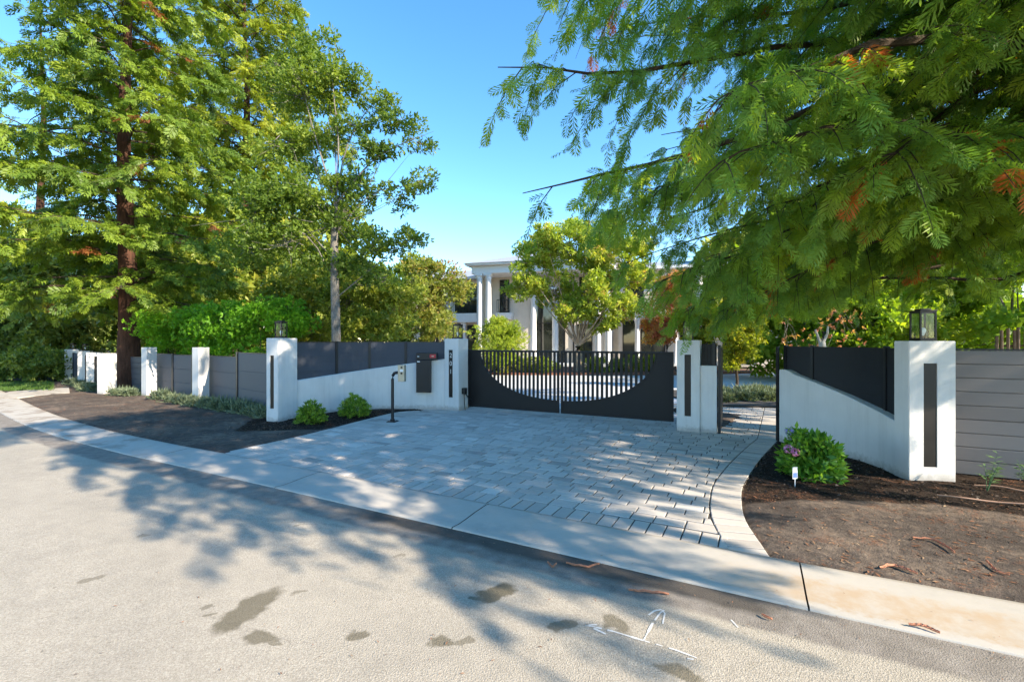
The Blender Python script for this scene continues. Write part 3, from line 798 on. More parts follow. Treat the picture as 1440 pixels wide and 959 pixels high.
# rows between the kerb line and the field where the kerb bends are covered by the same field
me=bpy.data.meshes.new('driveway_pavers'); me.from_pydata(PV.v,[],PV.f); me.update()
at=me.attributes.new('var','FLOAT','FACE'); at.data.foreach_set('value',PVa)
bm=bmesh.new(); bm.from_mesh(me); bmesh.ops.recalc_face_normals(bm,faces=bm.faces[:]); bm.to_mesh(me); bm.free()
o=link('driveway_pavers',me,M['paver']); o['kind']='structure'
mb=MB(); 
D2=[p for p in DRIVE]
mb.add([(p[0],p[1],-.010) for p in D2],[tuple(range(len(D2)))])
bm=bmesh.new(); vs=[bm.verts.new(v) for v in mb.v]; bm.faces.new(vs); bmesh.ops.triangulate(bm,faces=bm.faces[:]); me=bpy.data.meshes.new('driveway_joint_sand'); bm.to_mesh(me); bm.free()
o=link('driveway_joint_sand',me,M['asphaltgrout']); o['kind']='structure'
# cut the sand sheet out of the soil triangle by simply laying soil over it
grid_mesh('soil_patch',3.2,6.2,9.0,12.6,.05,lambda P:np.where(inpoly(P,tri),.004+.02*vnoise(P,6,5),-.05),M['ground'],{'mulch':lambda P:np.full(len(P),.35)},mask=lambda c:inpoly(c,tri))

# inner drive
e0=gL-GN*1.0-GD*5; e1=gR-GN*1.0
inner=[tuple(e0),tuple(e1),(4.0,13.2),(pass_in[0],14.3),(30,16.5),(40,30),(6,25.5),(-1,25.2),(-9,29),(-16,26)]
mb=MB(); mb.prism(inner,-.06,-.003)
o=mb.build('inner_driveway',M['concrete']); o['kind']='structure'
# neighbour's apron at the far left
mb=MB(); q=[G(-10,560),G(14,551.5),G(97,545.5),G(98,553),G(24,560)]; mb.prism(q,-.05,.028)
o=mb.build('neighbour_driveway',M['kerb']); o['kind']='structure'
mb=MB(); mb.prism([(-60,33),(-19,22.2),(-22,30),(-60,48)],-.07,.0); o=mb.build('side_road',M['concrete']); o['kind']='structure'
mb=MB(); q=[G(1002,572),G(1100,574),(9.5,14.3),(16,16.5),(16,17.6),(4.8,16.6)]; mb.prism(q,-.05,.05)
o=mb.build('planting_bed',M['asphaltgrout']); o['kind']='structure'

# ------------------------------------------------------------------ pillars
def pillar(FL, yaw, w, d, z, slot=None, label='', group=None, name='white_pillar', slotz=(.25,1.5), slotx=None, rough_top=True):
    """FL: front-left foot corner; yaw = how far the front turns (front runs along (cos,-sin))."""
    root=empty(name,(FL[0],FL[1],0),-yaw,label=label,cat='pillar',group=group)
    mb=MB()
    if slot:
        x0,x1=slot; z0,z1=slotz
        e=.018
        # shaft as a block with a recess in the front
        bm=bmesh.new()
        xs=[0,x0,x1,w]; zs=[-.08,z0,z1,z]
        V=[[(bm.verts.new((x,0,zz))) for x in xs] for zz in zs]
        for i in range(3):
            for jx in range(3):
                if i==1 and jx==1: continue
                bm.faces.new((V[i][jx],V[i][jx+1],V[i+1][jx+1],V[i+1][jx]))
        R_=[bm.verts.new(p) for p in ((x0,.03,z0),(x1,.03,z0),(x1,.03,z1),(x0,.03,z1))]
        O_=[V[1][1],V[1][2],V[2][2],V[2][1]]
        for k in range(4): bm.faces.new((O_[k],O_[(k+1)%4],R_[(k+1)%4],R_[k]))
        bm.faces.new(R_)
        Bk=[bm.verts.new(p) for p in ((0,d,-.08),(w,d,-.08),(w,d,z),(0,d,z))]
        bm.faces.new((Bk[1],Bk[0],Bk[3],Bk[2]))
        bm.faces.new([V[i][0] for i in range(4)]+[Bk[3],Bk[0]])
        bm.faces.new([V[i][3] for i in range(4)][::-1]+[Bk[1],Bk[2]])
        bm.faces.new([V[3][j_] for j_ in range(4)]+[Bk[2],Bk[3]])
        bmesh.ops.recalc_face_normals(bm,faces=bm.faces[:])
        edges=[e_ for e_ in bm.edges if all(abs(v.co.z-z)<1e-5 for v in e_.verts) or (all((abs(v.co.x)<1e-5 or abs(v.co.x-w)<1e-5) and (abs(v.co.y)<1e-5 or abs(v.co.y-d)<1e-5) for v in e_.verts) and len(e_.link_faces)==2)]
        edges=[e_ for e_ in edges if len(e_.link_faces)==2 and e_.link_faces[0].normal.angle(e_.link_faces[1].normal,0)>.5]
        try: bmesh.ops.bevel(bm,geom=edges,offset=.008,segments=2,affect='EDGES')
        except Exception: pass
        me=bpy.data.meshes.new('shaft'); bm.to_mesh(me); bm.free(); link('shaft',me,M['white'],root)
        s=MB(); s.box(x0+.004,x1-.004,.008,.028,z0+.004,z1-.004,.003); lp=s.build('light_panel',M['slot'],root)
    else:
        mb.box(0,w,0,d,-.08,z,.008); mb.build('shaft',M['white'],root)
    return root
def loc2world(root,x,y):
    a=root.rotation_euler.z; c,s=math.cos(a),math.sin(a)
    return (root.location.x+c*x-s*y, root.location.y+s*x+c*y)
def lantern(pos, z, yaw, label, s=1., simple=False):
    root=empty('lantern',(pos[0],pos[1],z),-yaw,label=label,cat='lantern',group='lanterns on the white pillars')
    w=.088*s; hh=.41*s; f=.009*s
    b=MB(); b.box(-w-.012,w+.012,-w-.012,w+.012,0.002,.022,.003)
    for sx in (-1,1):
        for sy in (-1,1):
            b.box(sx*w-f,sx*w+f,sy*w-f,sy*w+f,.02,hh-.03)
    for sx in (-1,1):
        b.box(-w,w,sx*w-f*.8,sx*w+f*.8,.022,.04); b.box(-w,w,sx*w-f*.8,sx*w+f*.8,hh-.05,hh-.031)
        b.box(sx*w-f*.8,sx*w+f*.8,-w,w,.022,.04); b.box(sx*w-f*.8,sx*w+f*.8,-w,w,hh-.05,hh-.031)
    b.build('frame',M['bronze'],root)
    c=MB(); c.box(-w-.015,w+.015,-w-.015,w+.015,hh-.03,hh-.012,.003); c.box(-w*.7,w*.7,-w*.7,w*.7,hh-.012,hh+.008,.003)
    c.build('cap',M['bronze'],root)
    g=MB()
    for sx in (-1,1):
        g.add([(-w+f,sx*w,.04),(w-f,sx*w,.04),(w-f,sx*w,hh-.05),(-w+f,sx*w,hh-.05)],[(0,1,2,3)])
        g.add([(sx*w,-w+f,.04),(sx*w,w-f,.04),(sx*w,w-f,hh-.05),(sx*w,-w+f,hh-.05)],[(0,1,2,3)])
    g.build('glass',M['glass'],root)
    h_=MB(); h_.tube([(0,0,.02),(0,0,.07)],.014*s,10); h_.build('socket',M['bronze'],root)
    q=MB(); q.tube([(0,0,.07),(0,0,.085),(0,0,.11),(0,0,.14),(0,0,.165),(0,0,.175)],[.014*s,.018*s,.030*s,.036*s,.026*s,.008*s],14); q.build('bulb',M['bulb'],root,smooth=True)
    return root
# right big pillar
A_FL=np.array(G(1278,677)); A_FR=np.array(G(1344.5,679)); yawA=-math.atan2(A_FR[1]-A_FL[1],A_FR[0]-A_FL[0]); wA=np.linalg.norm(A_FR-A_FL)
PA=pillar(A_FL,yawA,wA,.27,1.80,(.175,.335),'tall white stucco pillar at the right between curved wall and grey board fence',slotz=(.19,1.515))
lantern(loc2world(PA,wA*.47,.135),1.80,yawA,'bronze lantern on the right pillar under the redwood branches',1.0)
# gate right pillar
B_FL=np.array(G(951.7,605.3)); yawB=TH-.03
PB=pillar(B_FL,yawB,.435,.44,1.815,(.145,.268),'white pillar holding the right leaf of the black gate',slotz=(.30,1.53))
lantern(loc2world(PB,.2,.2),1.815,yawB,'lantern on the pillar right of the gate before orange leaves',.95)
# gate left pillar
D_FL=np.array(G(625,576)); yawD=TH+.03
PD=pillar(D_FL,yawD,.455,.43,1.86,(.135,.265),'white pillar with vertical house number left of the gate',slotz=(.33,1.57))
lantern(loc2world(PD,.26,.24),1.86,yawD,'lantern on the house number pillar left of the gate',.95)
# left corner pillar
C_FR=np.array(G(391,594)); yawC=R(14); C_FL=C_FR-.31*np.array((math.cos(yawC),-math.sin(yawC)))
PC=pillar(C_FL,yawC,.31,.62,1.865,(.10,.20),'white pillar where the grey fence meets the sloping white wall',slotz=(.30,1.48))
lantern(loc2world(PC,.17,.26),1.865,yawC,'lantern on the left corner pillar against the hedge',.95)
# fence pillars
P2_FL=np.array(G(270,566)); P2=pillar(P2_FL,R(20),.26,.34,1.61,None,'white pillar between the two pairs of grey fence panels')
P3_FL=np.array(G(198.6,557)); P3=pillar(P3_FL,R(20),.26,.32,1.59,None,'white pillar just right of the redwood trunk')
P4_FL=np.array(G(136.5,554.4)); P4=pillar(P4_FL,R(8),.25,.46,1.38,None,'nearest of the four white pillars left of the redwood trunk with a lit edge')
P5_FL=np.array((PZ(121,17.6),17.6)); P5=pillar(P5_FL,R(-22),.42,.30,1.36,(.24,.33),'slotted white pillar directly behind the nearest pillar of the left row',slotz=(.18,1.22))
P6_FL=np.array((PZ(109,19.1),19.1)); P6=pillar(P6_FL,R(-22),.40,.30,1.38,(.24,.33),'third white pillar of the left row, slotted, beside the last one',slotz=(.18,1.22))
P7_FL=np.array((PZ(90.5,21.),21.)); P7=pillar(P7_FL,R(-22),.50,.34,1.415,None,'farthest white pillar at the end of the left row')
lantern(loc2world(P7,.25,.16),1.415,0,'small lantern on the farthest white pillar',.7)
lantern(loc2world(P6,.2,.15),1.38,0,'small lantern on the third pillar of the left row',.7)

# ------------------------------------------------------------------ board fences
def board_panel(mb, p0, p1, z0, z1, pitch, thick=.022, gap=.007):
    """boards between 2D points; zf(t)->lower z"""
    p0=np.asarray(p0);p1=np.asarray(p1);d=p1-p0;L=np.linalg.norm(d);d/=L;n=np.array((d[1],-d[0]))
    k=max(1,int(round((z1-z0)/pitch))); h=(z1-z0)/k
    for i in range(k):
        a=z0+i*h+gap/2; b_=z0+(i+1)*h-gap/2
        # rounded edge profile
        prof=[(0,a),(thick*.75,a),(thick,a+.006),(thick,b_-.006),(thick*.75,b_),(0,b_)]
        vs=[(*(p0+n*q),z) for q,z in prof]+[(*(p1+n*q),z) for q,z in prof]; m=len(prof)
        fs=[tuple(range(m)),tuple(range(m,2*m))[::-1]]+[(j_,(j_+1)%m,m+(j_+1)%m,m+j_) for j_ in range(m)]
        mb.add(vs,fs)
    vs=[(*(p0-n*.004),z0+.004),(*(p1-n*.004),z0+.004),(*(p1-n*.004),z1-.004),(*(p0-n*.004),z1-.004)]
    mb.add(vs,[(0,1,2,3)])
def post(mb, p, d, z0, z1, w=.05, t=.05):
    d=np.asarray(d);n=np.array((d[1],-d[0])); p=np.asarray(p)
    c=[p-d*w/2-n*t/2,p+d*w/2-n*t/2,p+d*w/2+n*t/2,p-d*w/2+n*t/2]
    mb.prism(c,z0,z1)
def rail(mb,p0,p1,z0,z1,t=.05):
    p0=np.asarray(p0);p1=np.asarray(p1);d=unit(p1-p0);n=np.array((d[1],-d[0]))
    mb.prism([p0-n*t/2,p1-n*t/2,p1+n*t/2,p0+n*t/2],z0,z1)
def fence(name, pts, ztops, z0, pitch, bm_, label, postmat='black', posts=True, group=None, cap=True, zbot=None, endposts=True, pw=.055, gap=.007):
    root=empty(name,(0,0,0),label=label,cat='fence',group=group)
    root.location=(pts[0][0],pts[0][1],0); off=np.array(pts[0])
    q=[np.asarray(p)-off for p in pts]
    for i in range(len(q)-1):
        mb=MB(); d=unit(q[i+1]-q[i]); board_panel(mb,q[i]+d*.02,q[i+1]-d*.02,z0 if zbot is None else zbot[i],ztops[i],pitch,gap=gap)
        mb.build('board_panel',bm_,root)
        if cap:
            c=MB(); rail(c,q[i]+d*.026,q[i+1]-d*.026,ztops[i]+.001,ztops[i]+.022,.055); c.build('top_rail',M[postmat],root)
    for i in range(len(q)):
        if not endposts and i in (0,len(q)-1): continue
        d=unit(q[min(i+1,len(q)-1)]-q[max(i-1,0)]); zt=max(ztops[max(i-1,0)],ztops[min(i,len(ztops)-1)])
        c=MB(); post(c,q[i],d,-.05,zt+.03,pw,.09); c.build('post',M[postmat],root)
    return root
# left fence between P3, P2 and the corner pillar
def line_at_px(a,b_,px):
    k=(px-CX)/F; a=np.asarray(a);b_=np.asarray(b_);d=b_-a; s=(k*a[1]-a[0])/(d[0]-k*d[1]); return a+d*s
f1a=np.array((-9.02,14.0)); f1b=np.array((-5.30,11.0))
fence('board_fence',[line_at_px(f1a,f1b,291),line_at_px(f1a,f1b,335),line_at_px(f1a,f1b,388)],[1.345,1.47],.03,.48,M['board'],'pair of stepped grey board panels left of the corner pillar',pw=.10,gap=.001)
f2a=np.array((-12.0,15.75)); f2b=np.array((-9.15,14.1))
fence('board_fence',[line_at_px(f2a,f2b,216),line_at_px(f2a,f2b,244),line_at_px(f2a,f2b,272)],[1.36,1.34],.03,.48,M['board'],'pair of level grey board panels right of the redwood trunk',pw=.10,gap=.001)
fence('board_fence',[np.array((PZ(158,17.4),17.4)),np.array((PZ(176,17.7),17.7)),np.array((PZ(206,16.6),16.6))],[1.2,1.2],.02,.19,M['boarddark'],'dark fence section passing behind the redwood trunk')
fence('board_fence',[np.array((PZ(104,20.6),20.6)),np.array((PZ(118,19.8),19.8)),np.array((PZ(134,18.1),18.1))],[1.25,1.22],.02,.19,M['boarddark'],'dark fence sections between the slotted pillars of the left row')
fence('board_fence',[np.array((PZ(76.5,22.),22.)),np.array((PZ(91,21.5),21.5))],[1.22],.02,.12,M['brownboard'],'brown wooden board fence left of the farthest pillar',postmat='stake')
# right grey fence
ra=np.array(G(1352,668)); rdir=unit(np.array(G(1440,677))-ra)
r0=ra-rdir*.12
fence('board_fence',[r0,r0+rdir*1.9,r0+rdir*3.8,r0+rdir*5.7],[1.675]*3,.02,.185,M['boardwarm'],'warm grey board fence right of the big right pillar')

# ------------------------------------------------------------------ low white walls with fences on top
def wall_obj(name, path, ztop, thick, label, side=1):
    """path (n,2) front face foot line; thick goes to the back (left normal * side)"""
    P=np.asarray(path); t=unit(np.gradient(P,axis=0)); n=np.stack([-t[:,1],t[:,0]],1)*side
    Bk=P+n*thick; root=empty(name,(P[0,0],P[0,1],0),label=label,cat='wall'); o=P[0]
    mb=MB(); m=len(P); ch=.012
    rows=[[(*(p-o),-.08) for p in P],[(*(p-o),z-ch) for p,z in zip(P,ztop)],[(*(p+k*ch-o),z) for p,k,z in zip(P,n,ztop)],
          [(*(p-k*ch-o),z) for p,k,z in zip(Bk,n,ztop)],[(*(p-o),z-ch) for p,z in zip(Bk,ztop)],[(*(p-o),-.08) for p in Bk]]
    vs=[v for r_ in rows for v in r_]; fs=[]
    for a in range(5):
        for i in range(m-1): fs.append((a*m+i,a*m+i+1,(a+1)*m+i+1,(a+1)*m+i))
    fs.append(tuple(a*m for a in range(6))); fs.append(tuple(a*m+m-1 for a in range(6)))
    mb.add(vs,fs); mb.build('masonry',M['white'],root,smooth=True)
    return root,P,Bk,n
# right curved wall
w0_=np.array(G(1096,620)); w2_=np.array(loc2world(PA,.02,.04)); w1_=np.array((5.18,7.15))
path=smooth_poly([(*w0_,0),(*w1_,0),(*w2_,0)],26)[:,:2]
tt=np.linspace(0,1,26)
# top height from the photograph at five stations
pxs=720+655*path[:,0]/path[:,1]
tpx=np.array([1090,1109,1111,1144,1189,1230,1264,1300]); ty=np.array([519.5,519.5,524.5,537,556,576.4,595.2,618])
zt=H+(CY-np.interp(pxs,tpx,ty))/F*path[:,1]
RW,Pw,Bw,nw=wall_obj('curved_wall',path,zt,.22,'low white wall curving down from the side gate to the right pillar',side=1)
# black board fence above it
fr=empty('black_fence',(Pw[0,0],Pw[0,1],0),label='black board screen standing on the curved white wall',cat='fence')
mid=Pw+nw*.15-Pw[0]; idx=[0,5,18,25]
for a,b_ in zip(idx[:-1],idx[1:]):
    mb=MB()
    for k in range(a,b_):
        zb=min(zt[k],zt[k+1])-.03; z1=1.705
        p0=mid[k];p1=mid[k+1]; n=unit(np.array((p1[1]-p0[1],-(p1[0]-p0[0])))) 
        kk=6; hh=.175
        zc=z1
        while zc>zb+.02:
            za=max(zb,zc-hh); mb.prism([p0-n*.012,p1-n*.012,p1+n*.012,p0+n*.012] if False else [p0-n*.012,p1-n*.012,p1+n*.012,p0+n*.012],za+.004,zc-.002); zc-=hh
        mb.prism([p0-n*.006,p1-n*.006,p1+n*.006,p0+n*.006],zb,z1-.01)
    mb.build('board_panel',M['boardblack'],fr)
for k in idx:
    mb=MB(); d=unit(mid[min(k+1,25)]-mid[max(k-1,0)]); post(mb,mid[k],d,zt[k]-.02,1.725,.05,.06); mb.build('post',M['black'],fr)
# side-gate post at the end of the wall
mb=MB(); post(mb,w0_+np.array((-.004,.05)),np.array((1,0)),-.05,1.70,.03,.06); tag(mb.build('gate_post',M['black']),'slim black post on the end of the curved wall at the side gate','post')
# left sloping wall
lp=[G(412,588),G(440,584.5),G(480,579.5),(PZ(523,12.2),12.2),(PZ(571,12.3),12.3),tuple(D_FL+np.array((.02,.03)))]
lp=[(*p,0) for p in lp]; path=smooth_poly(lp,30)[:,:2]
pxs=720+655*path[:,0]/path[:,1]
zt=H+(CY-np.interp(pxs,[400,416,472,523,571,625,640],[537.5,535.4,526.7,518.6,511.8,504.9,503]))/F*path[:,1]
LW,Pl,Bl,nl2=wall_obj('sloping_wall',path,zt,.20,'low white wall sloping up from the corner pillar to the numbered pillar',side=1)
fr=empty('charcoal_fence',(Pl[0,0],Pl[0,1],0),label='charcoal board screen on the sloping white wall behind the mailbox',cat='fence')
mid=Pl+nl2*.12-Pl[0]
pm=720+655*(mid[:,0]+Pl[0,0])/(mid[:,1]+Pl[0,1])
idx=[0]+[int(np.argmin(abs(pm-x))) for x in (472.5,523.5,572.5)]+[29]
for a,b_ in zip(idx[:-1],idx[1:]):
    mb=MB()
    for k in range(a,b_):
        zb=min(zt[k],zt[k+1])-.03; z1=1.765; zc=z1; p0=mid[k];p1=mid[k+1]; n=unit(np.array((p1[1]-p0[1],-(p1[0]-p0[0]))))
        while zc>zb+.02:
            za=max(zb,zc-.18); mb.prism([p0-n*.012,p1-n*.012,p1+n*.012,p0+n*.012],za+.004,zc-.002); zc-=.18
        mb.prism([p0-n*.006,p1-n*.006,p1+n*.006,p0+n*.006],zb,z1-.01)
    mb.build('board_panel',M['boarddark'],fr)
    c=MB()
    for k in range(a,b_): rail(c,mid[k],mid[k+1],1.767,1.785,.05)
    c.build('top_rail',M['black'],fr)
for k in idx:
    mb=MB(); d=unit(mid[min(k+1,29)]-mid[max(k-1,0)]); post(mb,mid[k],d,zt[k]-.02,1.79,.06,.07); mb.build('post',M['black'],fr)
# side wall block right of the gate pillar
sw0=np.array(loc2world(PB,.437,.03)); sw1=sw0+EU*.30
path=np.array([sw0+(sw1-sw0)*t for t in np.linspace(0,1,4)])
wall_obj('side_wall',path,[1.315]*4,.26,'short white wall block beside the right gate pillar',side=1)
sf=empty('side_screen',(sw0[0],sw0[1],0),label='small black vertical board screen above the short white wall block',cat='fence')
mb=MB()
for i in range(5):
    a=EU*(.012+i*.056)+EW*.10; mb.prism([a,a+EU*.05,a+EU*.05+EW*.02,a+EW*.02],1.30,1.74)
mb.prism([EU*.01+EW*.122,EU*.29+EW*.122,EU*.29+EW*.13,EU*.01+EW*.13],1.30,1.72)
mb.build('board_panel',M['gateblack'],sf)
c=MB(); a=EU*.24+EW*.11; post(c,a,EU,1.25,1.77,.05,.05); c.build('post',M['black'],sf)
# side gate, standing open inwards
sg=sw1+EU*.03+EW*.05
sgr=empty('side_gate',(sg[0],sg[1],0),label='black side gate leaf swung open beside the short white wall block',cat='gate')
mb=MB(); mb.prism([np.zeros(2),EU*.03,EU*.03+EW*.85,EW*.85],.10,1.66); mb.build('panel',M['gateblack'],sgr)
c=MB(); c.prism([EU*-.01-EW*.06,EU*.04-EW*.06,EU*.04-EW*.002,EU*-.01-EW*.002],-.05,1.72); c.build('post',M['black'],sgr)
c=MB(); c.prism([EU*-.012+EW*.78,EU*-.002+EW*.78,EU*-.002+EW*.82,EU*-.012+EW*.82],.9,1.12); c.build('handle',M['bronze'],sgr)

# ------------------------------------------------------------------ driveway gate
GL=np.linalg.norm(gR-gL)
def gate_leaf(origin, direction, L, label, mirror):
    """local x from hinge to the meeting stile"""
    ang=math.atan2(direction[1],direction[0])
    root=empty('gate_leaf',(origin[0],origin[1],.055),ang,label=label,cat='gate',group='leaves of the black driveway gate')
    Hh=1.51; t0=.36; bb=.28; a=L-.03-t0; b_=Hh-.05-bb; fr_=.05
    def ez(x):
        dx=(L-.03-x)/a; 
        return Hh-.05 if dx>=1 else (Hh-.05)-b_*math.sqrt(max(0,1-abs(dx)**2.15))
    # solid lower panel following the curve
    xs=list(np.linspace(.03,t0,3))+list(t0+ (a)*(1-np.cos(np.linspace(0,math.pi/2,26)))[1:])
    mb=MB(); n=len(xs); th=.012
    top=[(x,ez(x)) for x in xs]
    vs=[];
    for y in (-th,th):
        vs+=[(x,y,.03) for x in xs]+[(x,y,z) for x,z in top]
    fs=[]
    for i in range(n-1):
        fs.append((i,i+1,n+i+1,n+i)); fs.append((2*n+i+1,2*n+i,3*n+i,3*n+i+1)); fs.append((n+i,n+i+1,3*n+i+1,3*n+i)); fs.append((i+1,i,2*n+i,2*n+i+1))
    mb.add(vs,fs); mb.build('sheet_panel',M['gateblack'],root)
    # curved trim
    c=MB(); 
    for i in range(2,n-1):
        x0,z0=top[i];x1,z1=top[i+1]; d=Vector((x1-x0,0,z1-z0)).normalized(); nn=Vector((-d.z,0,d.x))
        p=[Vector((x0,0,z0)),Vector((x1,0,z1))]
        q=[p[0]-nn*.002,p[1]-nn*.002,p[1]+nn*.022,p[0]+nn*.022]
        vs=[(v.x,-.024,v.z) for v in q]+[(v.x,.024,v.z) for v in q]
        c.add(vs,[(0,1,2,3),(7,6,5,4),(0,4,5,1),(2,6,7,3),(1,5,6,2),(3,7,4,0)])
    c.build('curved_rail',M['gateblack'],root)
    f_=MB(); f_.box(0,L,-.028,.028,0,.045,.003); f_.box(0,L,-.03,.03,Hh-.05,Hh,.004); f_.box(.0,.05,-.0285,.0285,.046,Hh-.051,.003); f_.box(L-.05,L,-.0285,.0285,.046,Hh-.051,.003)
    f_.build('frame',M['gateblack'],root)
    x=L-.12
    while x>t0+.03:
        z=ez(x)
        if Hh-.05-z>.04:
            w=.030
            p=MB(); p.box(x-w,x+w,-.010,.010,z+.012,Hh-.051); p.build('picket',M['gateblack'],root)
        x-=.112
    for z in (.25,1.15):
        h_=MB(); h_.tube([(-.035,0,z-.05),(-.035,0,z+.05)],.018,10); h_.box(-.035,.0,-.012,.012,z-.03,z+.03); h_.build('hinge',M['black'],root)
    return root
gl=gate_leaf(gL+GD*.06,GD,GL/2-.085,'left leaf of the black driveway gate, hinged by the numbered pillar',False)
gr_=gate_leaf(gR-GD*.06,-GD,GL/2-.085,'right leaf of the black driveway gate, hinged by the right gate pillar',True)
# gate opener on the left
op=empty('gate_opener',(*loc2world(PD,.46,.12),0),-yawD,label='black gate opener arm on the pillar beside the left gate leaf',cat='gate opener')
b=MB(); b.box(.0,.10,.0,.12,.42,.58,.01); b.build('motor_box',M['black'],op)
b=MB(); b.tube([(.06,.08,.45),(.09,.20,.30),(.13,.34,.22)],.016,8); b.build('arm',M['black'],op)
b=MB(); b.tube([(.05,.05,.42),(.05,.06,.2),(.06,.08,.0)],.010,8); b.build('cable',M['black'],op)

# ------------------------------------------------------------------ mailbox, house number, call post
mbp=line_at_px(np.array(G(571,577)),np.array(G(619,577)),590)
y0=12.24-.02
X0=PZ(590.2,y0); X1=PZ(610.7,y0); X2=PZ(619.5,y0)
# align with the wall between px 571 and 625
wa=Pl[np.argmin(abs(pxs-590))]; wb=Pl[np.argmin(abs(pxs-612))]; wd=unit(wb-wa); ang=math.atan2(wd[1],wd[0])
mr=empty('mailbox',(wa[0]-.02,wa[1]-.10,0),ang,label='black wall mailbox on the sloping white wall near the numbered pillar',cat='mailbox')
bw=.385
b=MB(); b.box(0,bw,-.02,.085,.455,1.30,.006); b.build('body',M['black'],mr)
b=MB(); b.box(0,bw+.165,-.03,.085,1.312,1.49,.006); hd=b.build('mail_slot_head',M['black'],mr)
b=MB(); b.box(.02,bw-.01,-.033,-.031,1.335,1.34); b.build('slot_lip',M['bronze'],hd)
b=MB(); b.box(bw-.02,bw+.14,-.036,-.0315,1.36,1.45); b.build('red_sign',M['red'],hd)
b=MB(); b.box(bw+.03,bw+.09,-.039,-.0365,1.39,1.415); b.build('sign_print',M['beige'],hd)
b=MB(); b.box(.035,.085,-.035,-.0315,1.385,1.405); b.build('label_strip',M['labelwhite'],hd)
b=MB(); b.box(.03,.10,-.024,-.0205,1.245,1.275); b.build('label_strip',M['labelwhite'],mr)
b=MB(); b.box(.12,.22,-.024,-.0205,.50,.512); b.build('maker_plate',M['bronze'],mr)
def text_obj(s, size, mat, name, parent, loc, rot, extrude=.002):
    cu=bpy.data.curves.new(name,'FONT'); cu.body=s; cu.size=size; cu.extrude=extrude; cu.align_x='CENTER'; cu.align_y='CENTER'
    o=bpy.data.objects.new(name,cu); COL.objects.link(o)
    dg=bpy.context.evaluated_depsgraph_get(); me=bpy.data.meshes.new_from_object(o.evaluated_get(dg)); bpy.data.objects.remove(o)
    o=link(name,me,mat,parent); o.location=loc; o.rotation_euler=rot; return o
pan=[c for c in PD.children if c.name.startswith('light_panel')][0]
for s,z in zip('201',(1.42,1.21,1.00)):
    text_obj(s,.17,M['digit'],'house_digit',pan,(.20,.004,z),(R(90),0,0))
cb=np.array(G(552,593)); cr=empty('call_post',(cb[0],cb[1],0),-R(12),label='black gooseneck post with a beige entry call box on the pavers',cat='intercom post')
b=MB(); b.tube([(0,0,0),(0,0,.95),(.008,0,1.03),(.04,0,1.08),(.09,0,1.095),(.20,0,1.095)],.034,14); b.build('pole',M['black'],cr,smooth=True)
b=MB(); b.box(-.10,.10,-.10,.10,0.002,.018,.004)
for sx in (-1,1):
    for sy in (-1,1): b.tube([(sx*.07,sy*.07,.018),(sx*.07,sy*.07,.032)],.012,6)
b.tube([(0,0,.018),(0,0,.06)],.05,14); b.build('base_plate',M['black'],cr)
b=MB(); b.box(.145,.30,-.04,.06,.90,1.27,.006); bx=b.build('call_box',M['beige'],cr)
b=MB(); b.tube([(.235,-.041,1.215),(.235,-.048,1.215)],.022,16); b.build('camera_lens',M['black'],bx)
b=MB(); b.tube([(.235,-.041,1.085),(.235,-.05,1.085)],.024,16); b.build('call_button',M['black'],bx)
b=MB(); b.box(.195,.275,-.043,-.0405,1.12,1.17,.001); b.build('name_plate',M['labelwhite'],bx)

# ------------------------------------------------------------------ house
HY=R(16); HU=np.array((math.cos(HY),-math.sin(HY))); HVv=np.array((math.sin(HY),math.cos(HY)))
HO=np.array((PZ(674.5,36.),36.))
hr=empty('house',(HO[0],HO[1],0),-HY,label='two storey cream house with white columned portico behind the gate',cat='house')
def hb(name, boxes, mat, parent=None, bev=0.0):
    b=MB()
    for q in boxes: b.box(*q,bev)
    return b.build(name,mat,parent or hr)
# main walls
hb('wall',[(-.6,10.4,2.2,12,0,7.2)],M['housewall'])
hb('wall',[(-7.5,-.602,3.0,12,0,6.95)],M['housewall'])
hb('wall',[(10.402,22,1.4,12,0,6.95)],M['housewall'])
# portico entablature and eaves
hb('entablature',[(-.55,10.2,-.30,2.198,6.95,7.55)],M['housewhite'],bev=.02)
hb('cornice',[(-.95,10.6,-.7,2.198,7.552,7.70)],M['housewhite'],bev=.02)
b=MB(); b.add([(-1.05,-.8,7.702),(10.7,-.8,7.702),(10.7,12.5,7.702),(-1.05,12.5,7.702),(3.2,4.8,9.3),(6.6,4.8,9.3),(6.6,8,9.3),(3.2,8,9.3)],[(0,1,5,4),(1,2,6,5),(2,3,7,6),(3,0,4,7),(4,5,6,7),(3,2,1,0)]); b.build('roof',M['roof'],hr)
for x0,x1,y in ((-8.1,-1.06,2.3),(10.71,22.6,.7)):
    b=MB(); b.box(x0,x1,y,12.6,6.952,7.15); b.build('eaves',M['housewhite'],hr)
for x0,x1,y in ((-8.0,-1.08,2.4),(10.73,22.5,.8)):
    b=MB(); b.add([(x0,y,7.152),(x1,y,7.152),(x1,12.5,7.152),(x0,12.5,7.152),(x0+1.5,7,8.4),(x1-1.5,7,8.4)],[(0,1,5,4),(1,2,5),(2,3,4,5),(3,0,4)]); b.build('roof',M['roof'],hr)
